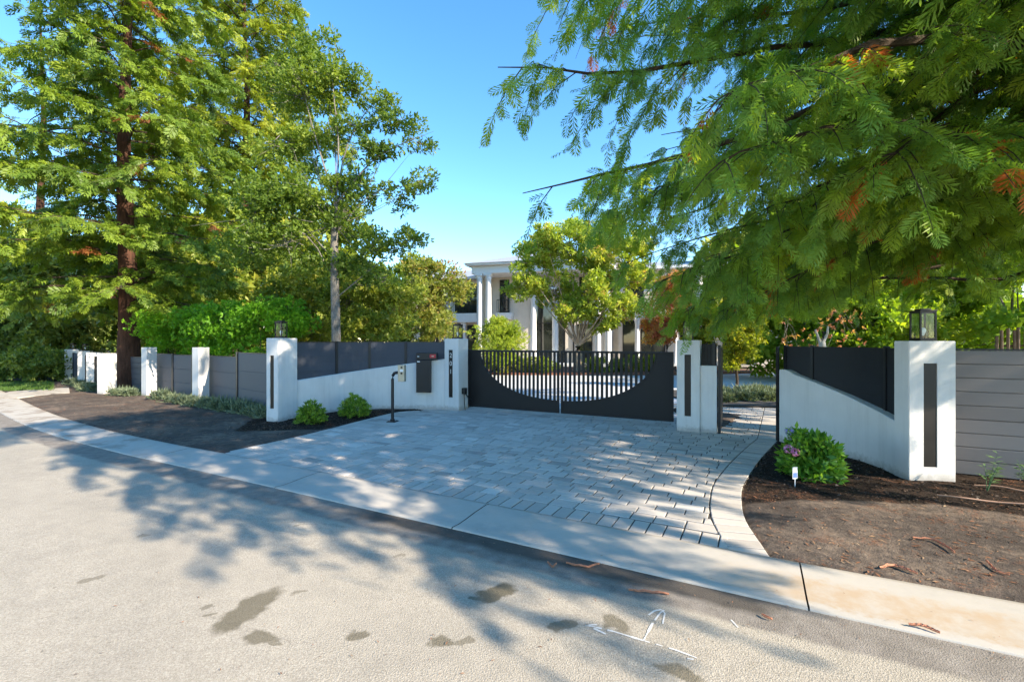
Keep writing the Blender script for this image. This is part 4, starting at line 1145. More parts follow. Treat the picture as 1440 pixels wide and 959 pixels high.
def column(x,y,r,h,z0=0):
    b=MB(); b.box(x-r*1.35,x+r*1.35,y-r*1.35,y+r*1.35,z0,z0+.18,.015)
    b.tube([(x,y,z0+.18),(x,y,z0+.30),(x,y,z0+.34),(x,y,z0+h*.4),(x,y,z0+h-.42),(x,y,z0+h-.36),(x,y,z0+h-.28),(x,y,z0+h-.15)],[r*1.25,r*1.2,r,r*.99,r*.88,r*1.05,r*1.0,r*1.28],20)
    b.box(x-r*1.3,x+r*1.3,y-r*1.3,y+r*1.3,z0+h-.15,z0+h,.01); b.build('column',M['housewhite'],hr,smooth=True)
for x in (0,.72,9.05,9.75): column(x,0,.235,6.948)
column(.02,1.9,.2,6.948); column(9.75,1.9,.2,6.948)
for x in (4.05,5.75): column(x,.9,.24,5.6)
hb('portico_beam',[(3.75,6.05,.62,2.198,5.602,5.85)],M['housewhite'],bev=.01)
def window(x0,x1,z0,z1,y,mull=1,arch=False,rail_=False,trans=None):
    f=MB(); w=.07
    if not arch:
        f.box(x0,x1,y-.05,y-.002,z1-w,z1); f.box(x0,x1,y-.05,y-.002,z0,z0+w)
    else:
        f.box(x0,x1,y-.05,y-.002,z0,z0+w)
        cx=(x0+x1)/2; rr=(x1-x0)/2; n=18
        for i in range(n):
            a0=math.pi*i/n;a1=math.pi*(i+1)/n
            q=[(cx+math.cos(a)*r_,y_,z1-rr+math.sin(a)*r_) for r_ in (rr,rr-w) for a in (a0,a1) for y_ in (y-.05,y-.002)]
            f.add(q,[(0,1,3,2),(4,6,7,5),(0,2,6,4),(1,5,7,3)])
    zt_=z1-w if not arch else z1-(x1-x0)/2
    f.box(x0,x0+w,y-.05,y-.002,z0+w,zt_); f.box(x1-w,x1,y-.05,y-.002,z0+w,zt_)
    for i in range(1,mull+1):
        xm=x0+(x1-x0)*i/(mull+1); f.box(xm-.035,xm+.035,y-.045,y-.002,z0+w,zt_)
    if trans: f.box(x0+w,x1-w,y-.044,y-.002,trans-.04,trans+.04)
    fo=f.build('window',M['black'],hr)
    p=MB()
    if arch:
        cx=(x0+x1)/2; rr=(x1-x0)/2-.03; pts=[(x0+.03,y-.02,z0+.03),(x1-.03,y-.02,z0+.03)]+[(cx+math.cos(math.pi*i/18)*rr,y-.02,z1-(x1-x0)/2+math.sin(math.pi*i/18)*rr) for i in range(19)]
        p.add(pts,[tuple(range(len(pts)))])
    else: p.add([(x0+.03,y-.02,z0+.03),(x1-.03,y-.02,z0+.03),(x1-.03,y-.02,z1-.03),(x0+.03,y-.02,z1-.03)],[(0,1,2,3)])
    p.build('pane',M['darkglass'],fo)
    if rail_:
        q=MB(); q.box(x0-.15,x1+.15,y-.36,y-.33,z0+1.0,z0+1.04); q.box(x0-.15,x1+.15,y-.36,y-.33,z0+.04,z0+.08)
        n=int((x1-x0+.3)/.13)
        for i in range(n+1):
            xx=x0-.15+(x1-x0+.3)*i/n; q.box(xx-.012,xx+.012,y-.355,y-.335,z0+.04,z0+1.0)
        for xx in (x0-.15,x1+.15): q.box(xx-.012,xx+.012,y-.355,y-.06,z0+1.0,z0+1.03)
        q.build('balcony_rail',M['black'],hr)
YP=2.2; YL=3.0; YR=1.4
window(.95,1.75,4.1,6.75,YP,0,rail_=True); window(.95,2.0,.25,3.1,YP,1)
window(3.5,6.3,.1,6.2,YP,2,True,trans=3.2)
window(7.4,8.4,4.1,6.75,YP,0,rail_=True); window(7.2,8.4,.25,3.1,YP,1)
window(-3.3,-.8,4.15,6.6,YL,1,rail_=True); window(-2.2,-.75,.25,3.15,YL,1); window(-3.6,-2.5,.25,3.15,YL,1)
window(-6.6,-4.6,4.15,6.6,YL,1,rail_=True); window(-6.6,-4.4,.25,3.15,YL,1)
window(11.2,12.2,4.1,6.7,YR,0,rail_=True); window(10.7,11.7,.25,3.3,YR,0); window(12.0,13.7,.25,3.3,YR,1); window(14.7,15.3,.25,3.3,YR,0)
window(14.4,15.4,4.1,6.7,YR,0,rail_=True); window(17.5,19.5,.25,3.3,YR,1); window(17.5,19.5,4.1,6.6,YR,1)
hb('balcony',[(-4.5,-.61,2.2,2.998,3.35,4.1)],M['housewhite'],bev=.02)
hb('balcony',[(.75,2.1,1.65,2.198,3.55,4.05)],M['housewhite'],bev=.02)
b=MB(); cxb=13.1; pts=[(cxb+2.0*math.cos(math.pi*(1+i/16)),1.4+1.35*math.sin(math.pi*(1+i/16))) for i in range(17)]
b.prism(pts,3.45,4.08); b.build('balcony',M['housewhite'],hr)
for x in (11.75,14.35): column(x,.55,.17,3.448)
column(-2.35,2.6,.16,3.348)
column(15.9,1.0,.28,6.948)
hb('wall_lamp',[(2.35,2.5,2.02,2.198,6.0,6.5)],M['beige'],bev=.01)
hb('downspout',[(6.9,7.0,2.10,2.198,0,6.95)],M['black'])
hb('step',[(-.6,10.4,-.6,2.198,-.05,.12)],M['housewhite'],bev=.01)

# ------------------------------------------------------------------ trees: big redwood on the right
TB=np.array((9.3,7.3))
def lp3(*a): return [(PZ(px,Z),Z,HZ(py,Z)) for px,py,Z in a]
tr=lambda h:(TB[0],TB[1],h)
L=[]
L.append(([tr(7.1)]+lp3((1391,22,6.9),(1223,49,6.5),(915,97,6.1),(700,95,5.9)),1.15))
L.append(([tr(6.6)]+lp3((1391,70,6.3),(1185,140,6.0),(930,225,5.9),(735,272,6.0)),1.0))
L.append(([tr(6.4)]+lp3((1380,190,8.0),(1200,205,8.2),(1000,250,8.3),(845,300,8.4)),1.1))
L.append(([tr(8.2)]+lp3((1300,-60,7.6),(1050,-40,7.4),(780,-10,7.2)),1.2))
L.append(([tr(7.6)]+lp3((1300,10,8.5),(1080,40,8.8),(860,60,9.)),1.2))
L.append(([tr(5.2)]+lp3((1380,270,7.6),(1220,300,7.4),(1060,350,7.2),(930,395,7.2)),1.05))
L.append(([tr(4.7)]+lp3((1413,309,8.2),(1299,330,8.4),(1150,370,8.6),(1010,440,8.8)),.85))
L.append(([tr(4.2)]+lp3((1430,345,9.5),(1300,380,10.),(1160,400,10.4),(1040,430,10.8)),.8))
L.append(([tr(4.4)]+lp3((1420,200,5.6),(1270,170,4.9),(1130,190,4.5),(1010,230,4.3)),.75))
L.append(([tr(5.6)]+lp3((1420,60,5.3),(1250,60,4.6),(1100,110,4.2),(1010,140,4.0)),.75))
L.append(([tr(4.6)]+lp3((1440,270,6.4),(1330,270,6.0),(1230,280,5.9),(1150,310,5.9)),.5))
L.append(([tr(3.6)]+lp3((1440,385,9.),(1310,392,9.3),(1200,396,9.8),(1100,420,10.2)),.6))
L.append(([tr(5.0)]+lp3((1400,240,9.5),(1250,270,10),(1100,330,10.5),(960,370,11)),1.))
L.append(([tr(6.0)]+lp3((1400,120,6.6),(1270,200,6.0),(1160,260,5.8),(1060,300,5.8)),.9))
for h,tip,k in ((5.,(3.2,.8,5.1),1.2),(4.8,(2.2,1.6,4.9),1.1),(5.,(6.8,-.9,5.),1.1),(4.4,(6.0,-.5,4.2),1.1),(5.4,(4.2,.2,5.2),1.2),(6.,(1.0,3.2,5.9),1.3),(6.6,(2.6,1.9,6.6),1.4),(7.2,(3.4,1.4,7.4),1.4),(7.0,(1.0,3.4,7.0),1.3),(8.4,(5.4,.4,8.8),1.4),(7.6,(4.2,.5,7.6),1.3),(8.,(1.2,2.6,7.9),1.4),(6.,(1.9,2.6,6.2),1.),(7.8,(4.6,.9,8.2),1.1),(9.6,(5.4,.5,10.),1.),(6.0,(3.9,1.0,6.2),1.1),(4.4,(5.9,.2,4.3),1.),(5.2,(5.0,.1,5.2),1.1),(4.3,(7.0,-.3,4.4),1.),(6.3,(3.8,7.6,6.3),1.),(5.4,(2.6,8.4,5.2),.9),(7.2,(5.,7.,7.4),1.1),(8.,(4.4,6.,8.2),1.1),(6.4,(2.3,6.0,6.5),1.),(7.9,(5.,4.3,8.),1.1),(4.6,(5.2,.9,4.4),1.),(4.9,(6.4,.6,4.6),.9),(4.8,(3.4,1.5,4.5),.9),(6.2,(1.4,2.6,5.9),1.1),(6.9,(3.0,1.6,6.8),1.),(5.6,(2.2,3.2,5.6),1.),(8.4,(2.4,2.2,8.4),1.1),(9.4,(4.,1.6,9.6),.9),(3.9,(8.3,2.6,3.9),.8),(3.7,(9.6,2.0,4.0),.8),(4.6,(10.6,1.6,4.8),.9),(3.6,(8.4,3.8,3.3),.7)):
    t0=np.array(tr(h)); t1=np.array(tip); L.append(([tuple(t0),tuple(t0*.6+t1*.4+(0,0,.5)),tuple(t0*.25+t1*.75+(0,0,.35)),tuple(t1)],k))
for a_ in (((6.0),(1400,90,7.6),(1250,110,7.3),(1080,160,7.1),(930,190,7.)),((6.9),(1400,-20,6.8),(1240,0,6.6),(1060,20,6.4),(880,40,6.3)),((5.4),(1400,210,6.6),(1280,240,6.4),(1150,300,6.3),(1010,330,6.2)),
           ((5.2),(1420,220,7.),(1330,230,6.8),(1230,260,6.7),(1120,320,6.6)),((4.6),(1420,300,8.6),(1250,330,8.9),(1080,390,9.),(950,440,9.1)),((5.9),(1400,150,9.),(1200,170,9.4),(1020,200,9.6),(850,250,9.6)),
           ((7.4),(1380,-60,6.),(1180,-40,5.6),(960,-30,5.5),(800,-10,5.5)),((5.3),(1430,190,5.2),(1370,190,4.7),(1290,200,4.5),(1220,230,4.4)),((4.6),(1430,300,8.4),(1340,310,8.6),(1230,340,8.8),(1130,390,9.))):
    L.append(([tr(a_[0])]+lp3(*a_[1:]),1.))
for a_ in ((5.6,(1400,190,8.),(1220,220,8.2),(1050,270,8.3),(890,325,8.4)),(5.2,(1400,240,8.6),(1220,270,8.9),(1040,320,9.1),(880,370,9.2)),(4.9,(1400,270,7.4),(1240,290,7.3),(1090,330,7.2),(965,380,7.2)),
           (4.5,(1400,300,7.6),(1270,330,7.6),(1150,370,7.6),(1060,420,7.7)),(6.2,(1400,110,7.),(1230,150,6.6),(1070,210,6.3),(900,270,6.2))):
    L.append(([tr(a_[0])]+lp3(*a_[1:]),.95))
L.append(([tr(4.6)]+lp3((1400,290,8.),(1230,320,8.2),(1070,380,8.4),(925,415,8.6)),.9))
L.append(([tr(4.3)]+lp3((1400,320,9.),(1260,345,9.4),(1130,400,9.8),(1010,450,10.)),.7))

def profR(h,az):
    dx,dy=math.cos(az),math.sin(az)
    base=np.interp(h,[2.5,4,6,9,13,17,20],[5.5,7.6,7.6,6.0,4.0,2.0,.5])
    k=1.0+.12*max(0,-dy)-.22*max(0,dy)
    return base*k
def azR(az,h):
    if h<5.0 and (az>math.pi*.45 and az<math.pi*1.4): return False   # keep the low space over the drive clear
    return True
redwood('redwood_tree',TB,20,profR,50,.215,SPN2,M['rw_near'],M['redbark'],.45,3.0,'big dark green redwood whose drooping branches overhang the right fence',droop=.50,blen=1.5,step=.155,
        limbs=[(l[0],l[1]) for l in L],az_ok=azR,dens=1.6,var0=.52)

# left redwoods
profA=lambda h,az:np.interp(h,[1.5,4,8,14,20],[4.0,4.6,4.3,3.1,.9])
redwood('redwood_tree',(PZ(180,17.6),17.6),20,profA,92,.36,SPF,M['rw_far'],M['redbark'],.36,3.0,'redwood with a thick red trunk standing in the gap of the left fence',droop=.32,blen=1.8,step=.20,dens=1.5,var0=.5)
profB=lambda h,az:np.interp(h,[3,6,12,20,27],[4.5,6.0,6.2,5.0,1.5])
redwood('redwood_tree',(PZ(346,29),29),27,profB,90,.55,SPF,M['rw_back'],M['redbark'],.40,3.0,'tall yellow green redwood rising behind the grey fence panels',droop=.25,blen=2.3,step=.30,dens=1.5,var0=.55)
profC=lambda h,az:np.interp(h,[3,6,12,18,24],[4.0,5.0,5.0,4.0,1.0])
redwood('redwood_tree',(PZ(60,30),30),24,profC,32,.6,SPF,M['rw_far'],M['redbark'],.35,3.,'redwood at the far left with sky showing between its limbs',droop=.25,blen=2.0,step=.42,dens=.8,var0=.5)

# grey-barked tree in front
ZO=13.2; bx_=PZ(472,ZO)
def ob(px,py,Z,r,rz=None): return (PZ(px,Z)-bx_,Z-ZO,HZ(py,Z),r,r,rz or r*.7)
blobs=[ob(560,170,13.2,.55,.35),ob(590,200,13.2,.40,.2),ob(540,150,13.5,.5,.35),ob(590,260,13.0,.55,.25),ob(560,275,13.2,.55,.3),ob(570,335,13.0,.6,.3),ob(530,345,13.3,.8,.4),
       ob(500,120,13.8,.7,.5),ob(430,130,13.8,1.1,.8),ob(470,180,13.8,.8,.7),ob(400,200,13.6,1.1,.8),ob(430,270,13.2,1.1,.7),ob(500,260,13.4,.7,.5),ob(370,290,12.8,.9,.5),ob(500,310,13.4,.8,.5),ob(410,340,13.,1.1,.6),
       ob(470,380,13.4,.9,.5),ob(350,350,13.4,.8,.5),ob(540,390,13.4,.6,.4),ob(420,90,14,.9,.7),ob(470,110,13.6,.7,.6),ob(525,215,13.3,.5,.4),ob(450,60,14,.8,.5),ob(500,180,13.4,.5,.4)]
xl=[(lp3((472,400,ZO),(430,330,13.),(350,310,12.7),(268,318,12.4)),.035),(lp3((470,290,ZO),(520,230,13.1),(560,205,13.),(610,185,13.)),.045),
    (lp3((470,330,ZO),(520,275,13.1),(570,262,13.),(616,262,13.)),.035),(lp3((470,290,ZO),(490,200,13.3),(530,140,13.4),(560,130,13.4)),.04),(lp3((470,280,ZO),(440,180,13.5),(420,100,13.8)),.05),
    (lp3((472,420,ZO),(520,380,13.1),(570,340,13.),(600,335,13)),.03),(lp3((465,360,ZO),(400,290,13.2),(340,250,13.2)),.035),(lp3((472,300,ZO),(476,200,ZO),(468,120,13.4),(472,60,13.5)),.05)]
xl=[([(p[0]-bx_,p[1]-ZO,p[2]) for p in l],r) for l,r in xl]
broadleaf('grey_barked_tree',(bx_,ZO),'slender grey barked tree leaning out over the charcoal screen',blobs,8200,.12,TUFT5,M['oak'],M['greybark'],.125,5.1,lean=(-.05,.05),twigs=300,limb_r=.14,extra_limbs=xl,shell=.2)

# hedge of bright green behind the left fence, one bush per clump
hz=[(235,460,16.8,.8),(285,455,15.9,.85),(335,450,15.0,.85),(385,450,14.2,.85)]
hl=['bright green bush behind the fence nearest the redwood trunk','bright green bush behind the pillar between the fence pairs','bright green bush above the stepped fence panels','bright green bush behind the left corner pillar']
for (px,py,Z,r),lb_ in zip(hz,hl):
    x=PZ(px,Z); zc=HZ(py,Z)
    broadleaf('bright_bush',(x,Z),lb_,[(0,0,zc-.1,r*1.15,r*.9,.6),(.4,.1,zc+.25,r*.7,.6,.45),(-.4,0,zc+.1,r*.7,.6,.45),(0,.1,zc-.9,r*.9,.7,.7)],2300,.10,TUFT,M['hedge'],M['darkbark'],.05,.9,twigs=70,group='bright green bushes behind the left fence',cat='bush',stems=3,limb_r=.5)

# understorey trees behind the charcoal screen
us=[('low leafy tree behind the charcoal screen beside the grey trunk',430,17.5,2.9,1.7,'under',2600),
    ('spreading yellow green tree behind the middle of the charcoal screen',520,17.0,2.9,1.6,'under',2600),
    ('red tipped round tree behind the mailbox',602,19.5,3.4,1.55,'myrtlered',2600)]
for lb_,px,Z,zc,r,mt,n in us:
    x=PZ(px,Z)
    broadleaf('understorey_tree',(x,Z),lb_,[(0,0,zc,r,r,r*.8),(.8,.2,zc+.5,r*.6,r*.6,r*.5),(-.8,.1,zc+.4,r*.6,r*.6,r*.5),(.4,-.2,zc+1.0,r*.55,r*.5,r*.45),(-.3,0,zc+1.2,r*.5,r*.5,r*.4),(0,0,zc-.9,r*.8,r*.8,.7)],n,.16,TUFT5,M[mt],M['greybark'],.09,1.2,twigs=160,stems=3,limb_r=.5,group='small trees behind the charcoal screen')
# crape myrtle in the centre
ZM=26.0; xm=PZ(813,ZM)
bl=[]
for px,py,r in ((760,355,1.25),(740,400,1.0),(800,345,1.4),(850,360,1.4),(880,395,1.0),(780,410,1.3),(830,410,1.3),(870,430,.9),(765,330,.6),(815,318,.8),(860,330,.8),(890,360,.7),(735,370,.7),(800,440,.8),(850,450,.8),(885,342,1.0),(898,385,.8),(860,312,.7)):
    Z=ZM+rng.uniform(-1.2,1.2); bl.append((PZ(px,Z)-xm,Z-ZM,HZ(py,Z),r,r,r*.85))
broadleaf('crape_myrtle',(xm,ZM),'vase shaped crape myrtle with tan trunk in front of the house',bl,8600,.20,TUFT5,M['myrtle'],M['tanbark'],.26,1.5,twigs=320,limb_r=.22,shell=.35)
broadleaf('round_bush',(PZ(706,24.5),24.5),'round bush in front of the portico columns',[(0,0,1.6,1.15,1.1,1.3),(.2,0,2.5,.6,.6,.6),(-.4,0,2.2,.6,.6,.6)],2600,.17,TUFTN,M['myrtle'],M['greybark'],.06,.8,twigs=60,cat='bush',stems=3,var=(0,.6))
broadleaf('maple_tree',(PZ(938,27),27),'red and orange maple beside the right end of the house',[(0,0,3.6,1.3,1.3,1.6),(.5,0,5.0,1.,1.,.9),(-.4,0,2.6,.9,.9,.8),(.8,.2,2.6,.9,.9,.8)],2300,.2,TUFT5,M['maple'],M['greybark'],.09,1.4,twigs=120)
broadleaf('maple_tree',(PZ(985,24),24),'orange and yellow maple behind the lantern of the right gate pillar',[(0,0,2.6,1.1,1.,.9),(.6,.1,3.4,1.,1.,.8),(-.6,0,3.4,.7,.7,.6),(0,0,1.3,.8,.7,.6)],1900,.2,TUFT5,M['yellow'],M['greybark'],.08,1.0,twigs=90,var=(.3,1.))
broadleaf('young_tree',(PZ(1036,17.2),17.2),'young yellow green tree in the lavender bed seen through the side gate',[(0,0,2.3,.75,.7,.7),(.4,.1,2.7,.55,.5,.45),(-.35,0,2.9,.5,.5,.45),(.2,0,1.5,.55,.5,.4),(-.2,0,1.0,.3,.3,.3)],2000,.13,TUFT5,M['yellow'],M['darkbark'],.05,.9,twigs=130,var=(0,.9))
# background greenery right
bgs=[(1120,22,4.2,3.0,'bright','green tree behind the black screen of the curved wall'),(1210,17,2.6,1.7,'bright','bright green tree just left of the right lantern'),(1330,20,4.6,3.2,'bright','bright yellow green tree behind the right lantern'),(1430,16,4.0,2.6,'bright','bright green tree at the right edge behind the stake fence'),
     (1075,34,6.0,4.0,'under','taller tree far behind the young yellow tree'),(1270,34,8.5,5.5,'bright','tall background tree high behind the redwood branches'),(1160,40,10,6,'under','farthest tall tree behind the redwood branches')]
for px,Z,zc,r,mt,lb_ in bgs:
    x=PZ(px,Z)
    broadleaf('background_tree',(x,Z),lb_,[(0,0,zc,r,r,r*.8),(r*.5,0,zc+r*.5,r*.6,r*.6,r*.5),(-r*.5,.2,zc+r*.4,r*.6,r*.6,r*.5),(0,0,max(.8,zc-r*.9),r*.9,r*.8,r*.6),(r*.2,0,zc+r*.8,r*.5,r*.5,r*.5)],int(1500+r*700),.09+.085*r,TUFT5,M[mt],M['greybark'],.07+.03*r,zc*.4,twigs=80,group='trees behind the right fence')
broadleaf('red_leaved_shrub',(PZ(1150,13.5),13.5),'red leaved shrub peeking above the black screen',[(0,0,2.2,.9,.5,.5),(.7,0,2.6,.5,.4,.3),(-.9,0,2.4,.5,.4,.3)],60,.09,TUFT5,M['maple'],M['greybark'],.03,1.2,twigs=14,cat='shrub',stems=3,var=(0,.6))
# pale crooked trunk behind black fence
b=MB(); x=PZ(1157,12.5)
b.tube([(0,0,0),(.05,0,1.2),(-.02,0,1.75),(.03,0,2.05)],[.12,.10,.085,.05],10); b.tube([(0,0,1.6),(-.12,0,1.9),(-.2,0,2.1)],[.05,.035,.02],7); b.tube([(.02,0,1.8),(.12,0,2.0),(.14,0,2.2)],[.045,.03,.02],7)
tag(b.build('pruned_tree',M['palebark'],None,(x,12.5,0),smooth=True),'pale pruned tree stump with stubs behind the black screen','tree stump')
# background left
bgl=[(20,26,4.0,3.2,'far','dense green tree at the left edge behind the far pillars'),(70,24,2.6,1.9,'far','dark bushy tree behind the brown wooden fence'),(-40,34,7,4.5,'rw_back','pale green tree cut by the left edge'),(120,36,6,4.2,'rw_back','yellow green tree behind the far slotted pillars'),
     (240,40,8,5.,'under','tall leafy tree behind the redwood trunk'),(330,24,4.2,2.6,'under','leafy tree behind the bright green bushes'),(430,40,8,5,'rw_back','background tree left behind the grey barked tree'),(560,46,6,4,'under','background tree left of the house')]
for px,Z,zc,r,mt,lb_ in bgl:
    x=PZ(px,Z)
    broadleaf('background_tree',(x,Z),lb_,[(0,0,zc,r,r,r*.8),(r*.5,0,zc+r*.5,r*.6,r*.6,r*.5),(-r*.5,.2,zc+r*.4,r*.6,r*.6,r*.5),(0,0,max(.8,zc-r*.9),r*.95,r*.8,r*.7)],int(1500+r*650),.10+.08*r,TUFT5,M[mt],M['darkbark'],.07+.03*r,zc*.4,twigs=60,group='trees behind the left fence')
broadleaf('low_shrub',(PZ(30,20.5),20.5),'low dark shrub on the verge left of the brown fence',[(0,0,.6,1.2,.9,.7),(1.1,.2,.7,.9,.7,.7),(-1.4,0,.6,1.,.8,.6)],2200,.16,TUFT5,M['far'],M['darkbark'],.04,.4,twigs=20,cat='shrub')
# far wood as one mass
n=9000; xs=rng.uniform(-95,110,n); ys=60+rng.uniform(0,14,n)+np.abs(xs)*.05; hh=5+3.0*vnoise(np.stack([xs,ys],1),.09,8)+2*vnoise(np.stack([xs,ys],1),.31,9)
zz=hh*rng.random(n)**.6
P=np.stack([xs,ys,zz],1); V,Fq,a=instance(TUFT5[0],TUFT5[1],P,unit(rng.normal(0,1,(n,3))+(0,-.5,.6)),unit(rng.normal(0,1,(n,3))),rng.uniform(.9,1.6,n),rng.random(n),.2)
o=np_mesh('far_wood',V,Fq,4,a,M['far']); o['kind']='stuff'; tag(o,'distant belt of trees on the horizon','woodland')

# stake fence at the right
sfr=empty('stake_fence',(PZ(1402,10.),10.,0),label='brown vertical stake fence behind the right board fence',cat='fence')
b=MB(); 
for i in range(26):
    x=i*.085+rng.uniform(-.01,.01); b.tube([(x,-x*.35+rng.uniform(-.02,.02),0),(x+rng.uniform(-.02,.02),-x*.35,2.02+rng.uniform(-.12,.12))],.028,6)
b.build('stakes',M['stake'],sfr)
b=MB(); b.tube([(0,.05,1.7),(2.2,.05-.77,1.7)],.02,6); b.build('rail',M['stake'],sfr)

# ------------------------------------------------------------------ planted things
def shrub(name, pos, r, h, n, leaf, T, mat, label, group=None, cat='shrub', up=.6):
    root=empty(name,(pos[0],pos[1],0),label=label,cat=cat,group=group)
    u=unit(rng.normal(0,1,(n,3))); u[:,2]=abs(u[:,2]); rr=rng.uniform(.35,1,n)**.6
    lump=1+.16*np.sin(u[:,0]*5+pos[0])*np.sin(u[:,1]*4+1)
    P=u*rr[:,None]*np.array((r,r,h))*lump[:,None]; P[:,2]+=.04
    D=unit(u+np.array((0,0,up))+rng.normal(0,.45,(n,3))); U=unit(rng.normal(0,1,(n,3))+np.array((0,0,1)))
    V,Fq,a=instance(T[0],T[1],P,D,U,leaf*rng.uniform(.7,1.3,n),rng.uniform(.1,1,n),.2)
    w=MB()
    for i in range(22):
        d=unit(rng.normal(0,1,3)); d[2]=abs(d[2])+.3; d=unit(d); w.tube([(d[0]*.02,d[1]*.02,0),tuple(d*np.array((r,r,h))*.5),tuple(d*np.array((r,r,h))*.85)],[.006,.005,.003],4,False)
    w.build('stems',M['darkbark'],root)
    np_mesh('foliage',V,Fq,Fq.shape[1],a,mat,root); return root
shrub('green_shrub',G(438,596),.29,.43,420,.085,TUFTN,M['shrub'],'bushy green shrub in the bed beside the corner pillar','shrubs in the left bed')
shrub('green_shrub',G(499,586),.34,.44,460,.085,TUFTN,M['shrub'],'bushy green shrub in the bed halfway along the sloping wall','shrubs in the left bed')
hy=G(1141,671); hyd=shrub('hydrangea',hy,.37,.55,520,.105,TUFT5,M['hydr'],'leafy hydrangea with a pink and a violet bloom by the curved wall')
def bloom(parent, loc, r, mat, n=60, pet=.035):
    u=unit(rng.normal(0,1,(n,3))); P=u*r+np.array(loc); D=unit(np.cross(u,rng.normal(0,1,(n,3)))); V,Fq,a=instance(LEAF[0],LEAF[1],P,D,u,np.full(n,pet),rng.random(n),.2)
    np_mesh('flower_head',V,Fq,4,a,mat,parent)
bloom(hyd,(-.37,-.12,.40),.055,M['pink']); bloom(hyd,(-.31,-.16,.37),.045,M['pink']); bloom(hyd,(-.26,.05,.60),.05,M['violet'],45)
b=MB(); b.tube([(-.25,.02,.3),(-.29,.05,.62)],.004,4); b.tube([(-.2,-.1,.2),(-.38,-.13,.40)],.004,4); b.build('flower_stalk',M['hydr'],hyd)
tg=empty('plant_tag',(PZ(1118,5.75),5.75,.0),R(12),label='white and blue plant tag stuck in front of the hydrangea',cat='plant tag')
b=MB(); b.box(-.035,.035,-.001,.001,.10,.245,.0005); b.build('card',M['labelwhite'],tg); b=MB(); b.box(-.028,.028,-.003,-.0015,.115,.175); b.build('print',M['blueprint'],tg); b=MB(); b.box(-.006,.006,-.001,.001,-.03,.10); b.build('spike',M['labelwhite'],tg)
# drip lines
def pipe(pts, label):
    q=smooth_poly([(*G(*p),.035+.02*(i%2)) for i,p in enumerate(pts)],24); b=MB(); b.tube(q,.0085,8); tag(b.build('drip_line',M['pipe'],smooth=True),label,'irrigation pipe')
pipe([(1318,700),(1350,706),(1400,710),(1460,717),(1520,722)],'brown drip pipe lying on the mulch before the right pillar')
pipe([(1370,686),(1405,690),(1450,696),(1500,700)],'brown drip pipe nearer the foot of the right board fence')
pipe([(1110,671),(1125,677),(1150,679),(1172,676),(1180,670)],'brown drip pipe curling round the foot of the hydrangea')
# seedlings
def seedling(pos,h,label,n=5):
    root=empty('seedling',(pos[0],pos[1],0),label=label,cat='young plant',group='seedlings before the right fence'); w=MB(); Ps=[];Ds=[];Ss=[]
    for k in range(n):
        a=rng.uniform(0,6.28); top=np.array((math.cos(a)*.12*h/.45,math.sin(a)*.08,h*rng.uniform(.6,1)))
        w.tube([(0,0,0),tuple(top*.5+np.array((0,0,.03))),tuple(top)],[.004,.003,.002],4,False)
        for i in range(14):
            t=rng.uniform(.35,1); Ps.append(top*t); Ds.append((math.cos(a+i*2.4),math.sin(a+i*2.4),.25)); Ss.append(.09*rng.uniform(.7,1.2))
    w.build('stems',M['olive'],root)
    V,Fq,a=instance(LEAFN[0],LEAFN[1],np.array(Ps),np.array(Ds),np.tile((0,0,1.),(len(Ps),1)),np.array(Ss),rng.random(len(Ps)),.1); np_mesh('leaves',V,Fq,4,a,M['olive'],root)
seedling(G(1388,692),.48,'spindly seedling in front of the right board fence, drip pipe at its foot')
seedling(G(1446,690),.42,'seedling cut by the right edge of the picture')
# lavender
def lav(pos,r,h,label,group,n=230,mat='lav'):
    root=empty('lavender_clump',(pos[0],pos[1],0),label=label,cat='plant',group=group)
    u=unit(rng.normal(0,1,(n,3))+np.array((0,0,.9))); u[:,2]=abs(u[:,2])+.15; u=unit(u)
    P=rng.normal(0,.28,(n,3))*np.array((r,r,0))+np.array((0,0,.01)); L_=rng.uniform(.6,1.1,n)*h*1.2
    V,Fq,a=instance(BLADE[0]*np.array((1,2.2,1)),BLADE[1],P,u*np.array((r/h,r/h,1)),unit(rng.normal(0,1,(n,3))),L_,rng.random(n),.2)
    V2,F2,a2=instance(TUFTN[0],TUFTN[1],P+u*np.array((r,r,h))*.62,u,unit(rng.normal(0,1,(n,3))),np.full(n,.05+.1*h),rng.random(n),.2)
    V,Fq,a=merge([(V,Fq,a),(V2,F2,a2)]); np_mesh('foliage',V,Fq,4,a,M[mat],root)
lavp=[(228,562),(246,565),(262,568),(278,571),(294,573),(310,576),(326,578),(342,581),(358,584),(372,587)]
fa=np.array((-12.0,15.0)); 
for i,(px,py) in enumerate(lavp):
    lav(G(px,py),.30,.27+.08*rng.random(),'grey green lavender clump in the strip along the left fence foot','lavender along the left fence')
for px,py in ((104,541),(113,544),(122,547),(130,550),(170,556),(183,557)):
    lav(G(px,py),.34,.30,'grey green lavender clump at the foot of the far left pillars','lavender by the far pillars')
for px,Z in ((1016,13.6),(1030,14.3),(1046,13.9),(1062,14.6),(1078,13.9),(1052,15.4),(1090,14.8),(1015,15.2),(1068,15.9)):
    lav((PZ(px,Z),Z),.42,.38,'lavender mound in the bed beyond the side gate','lavender mounds beyond the side gate',mat='lav')
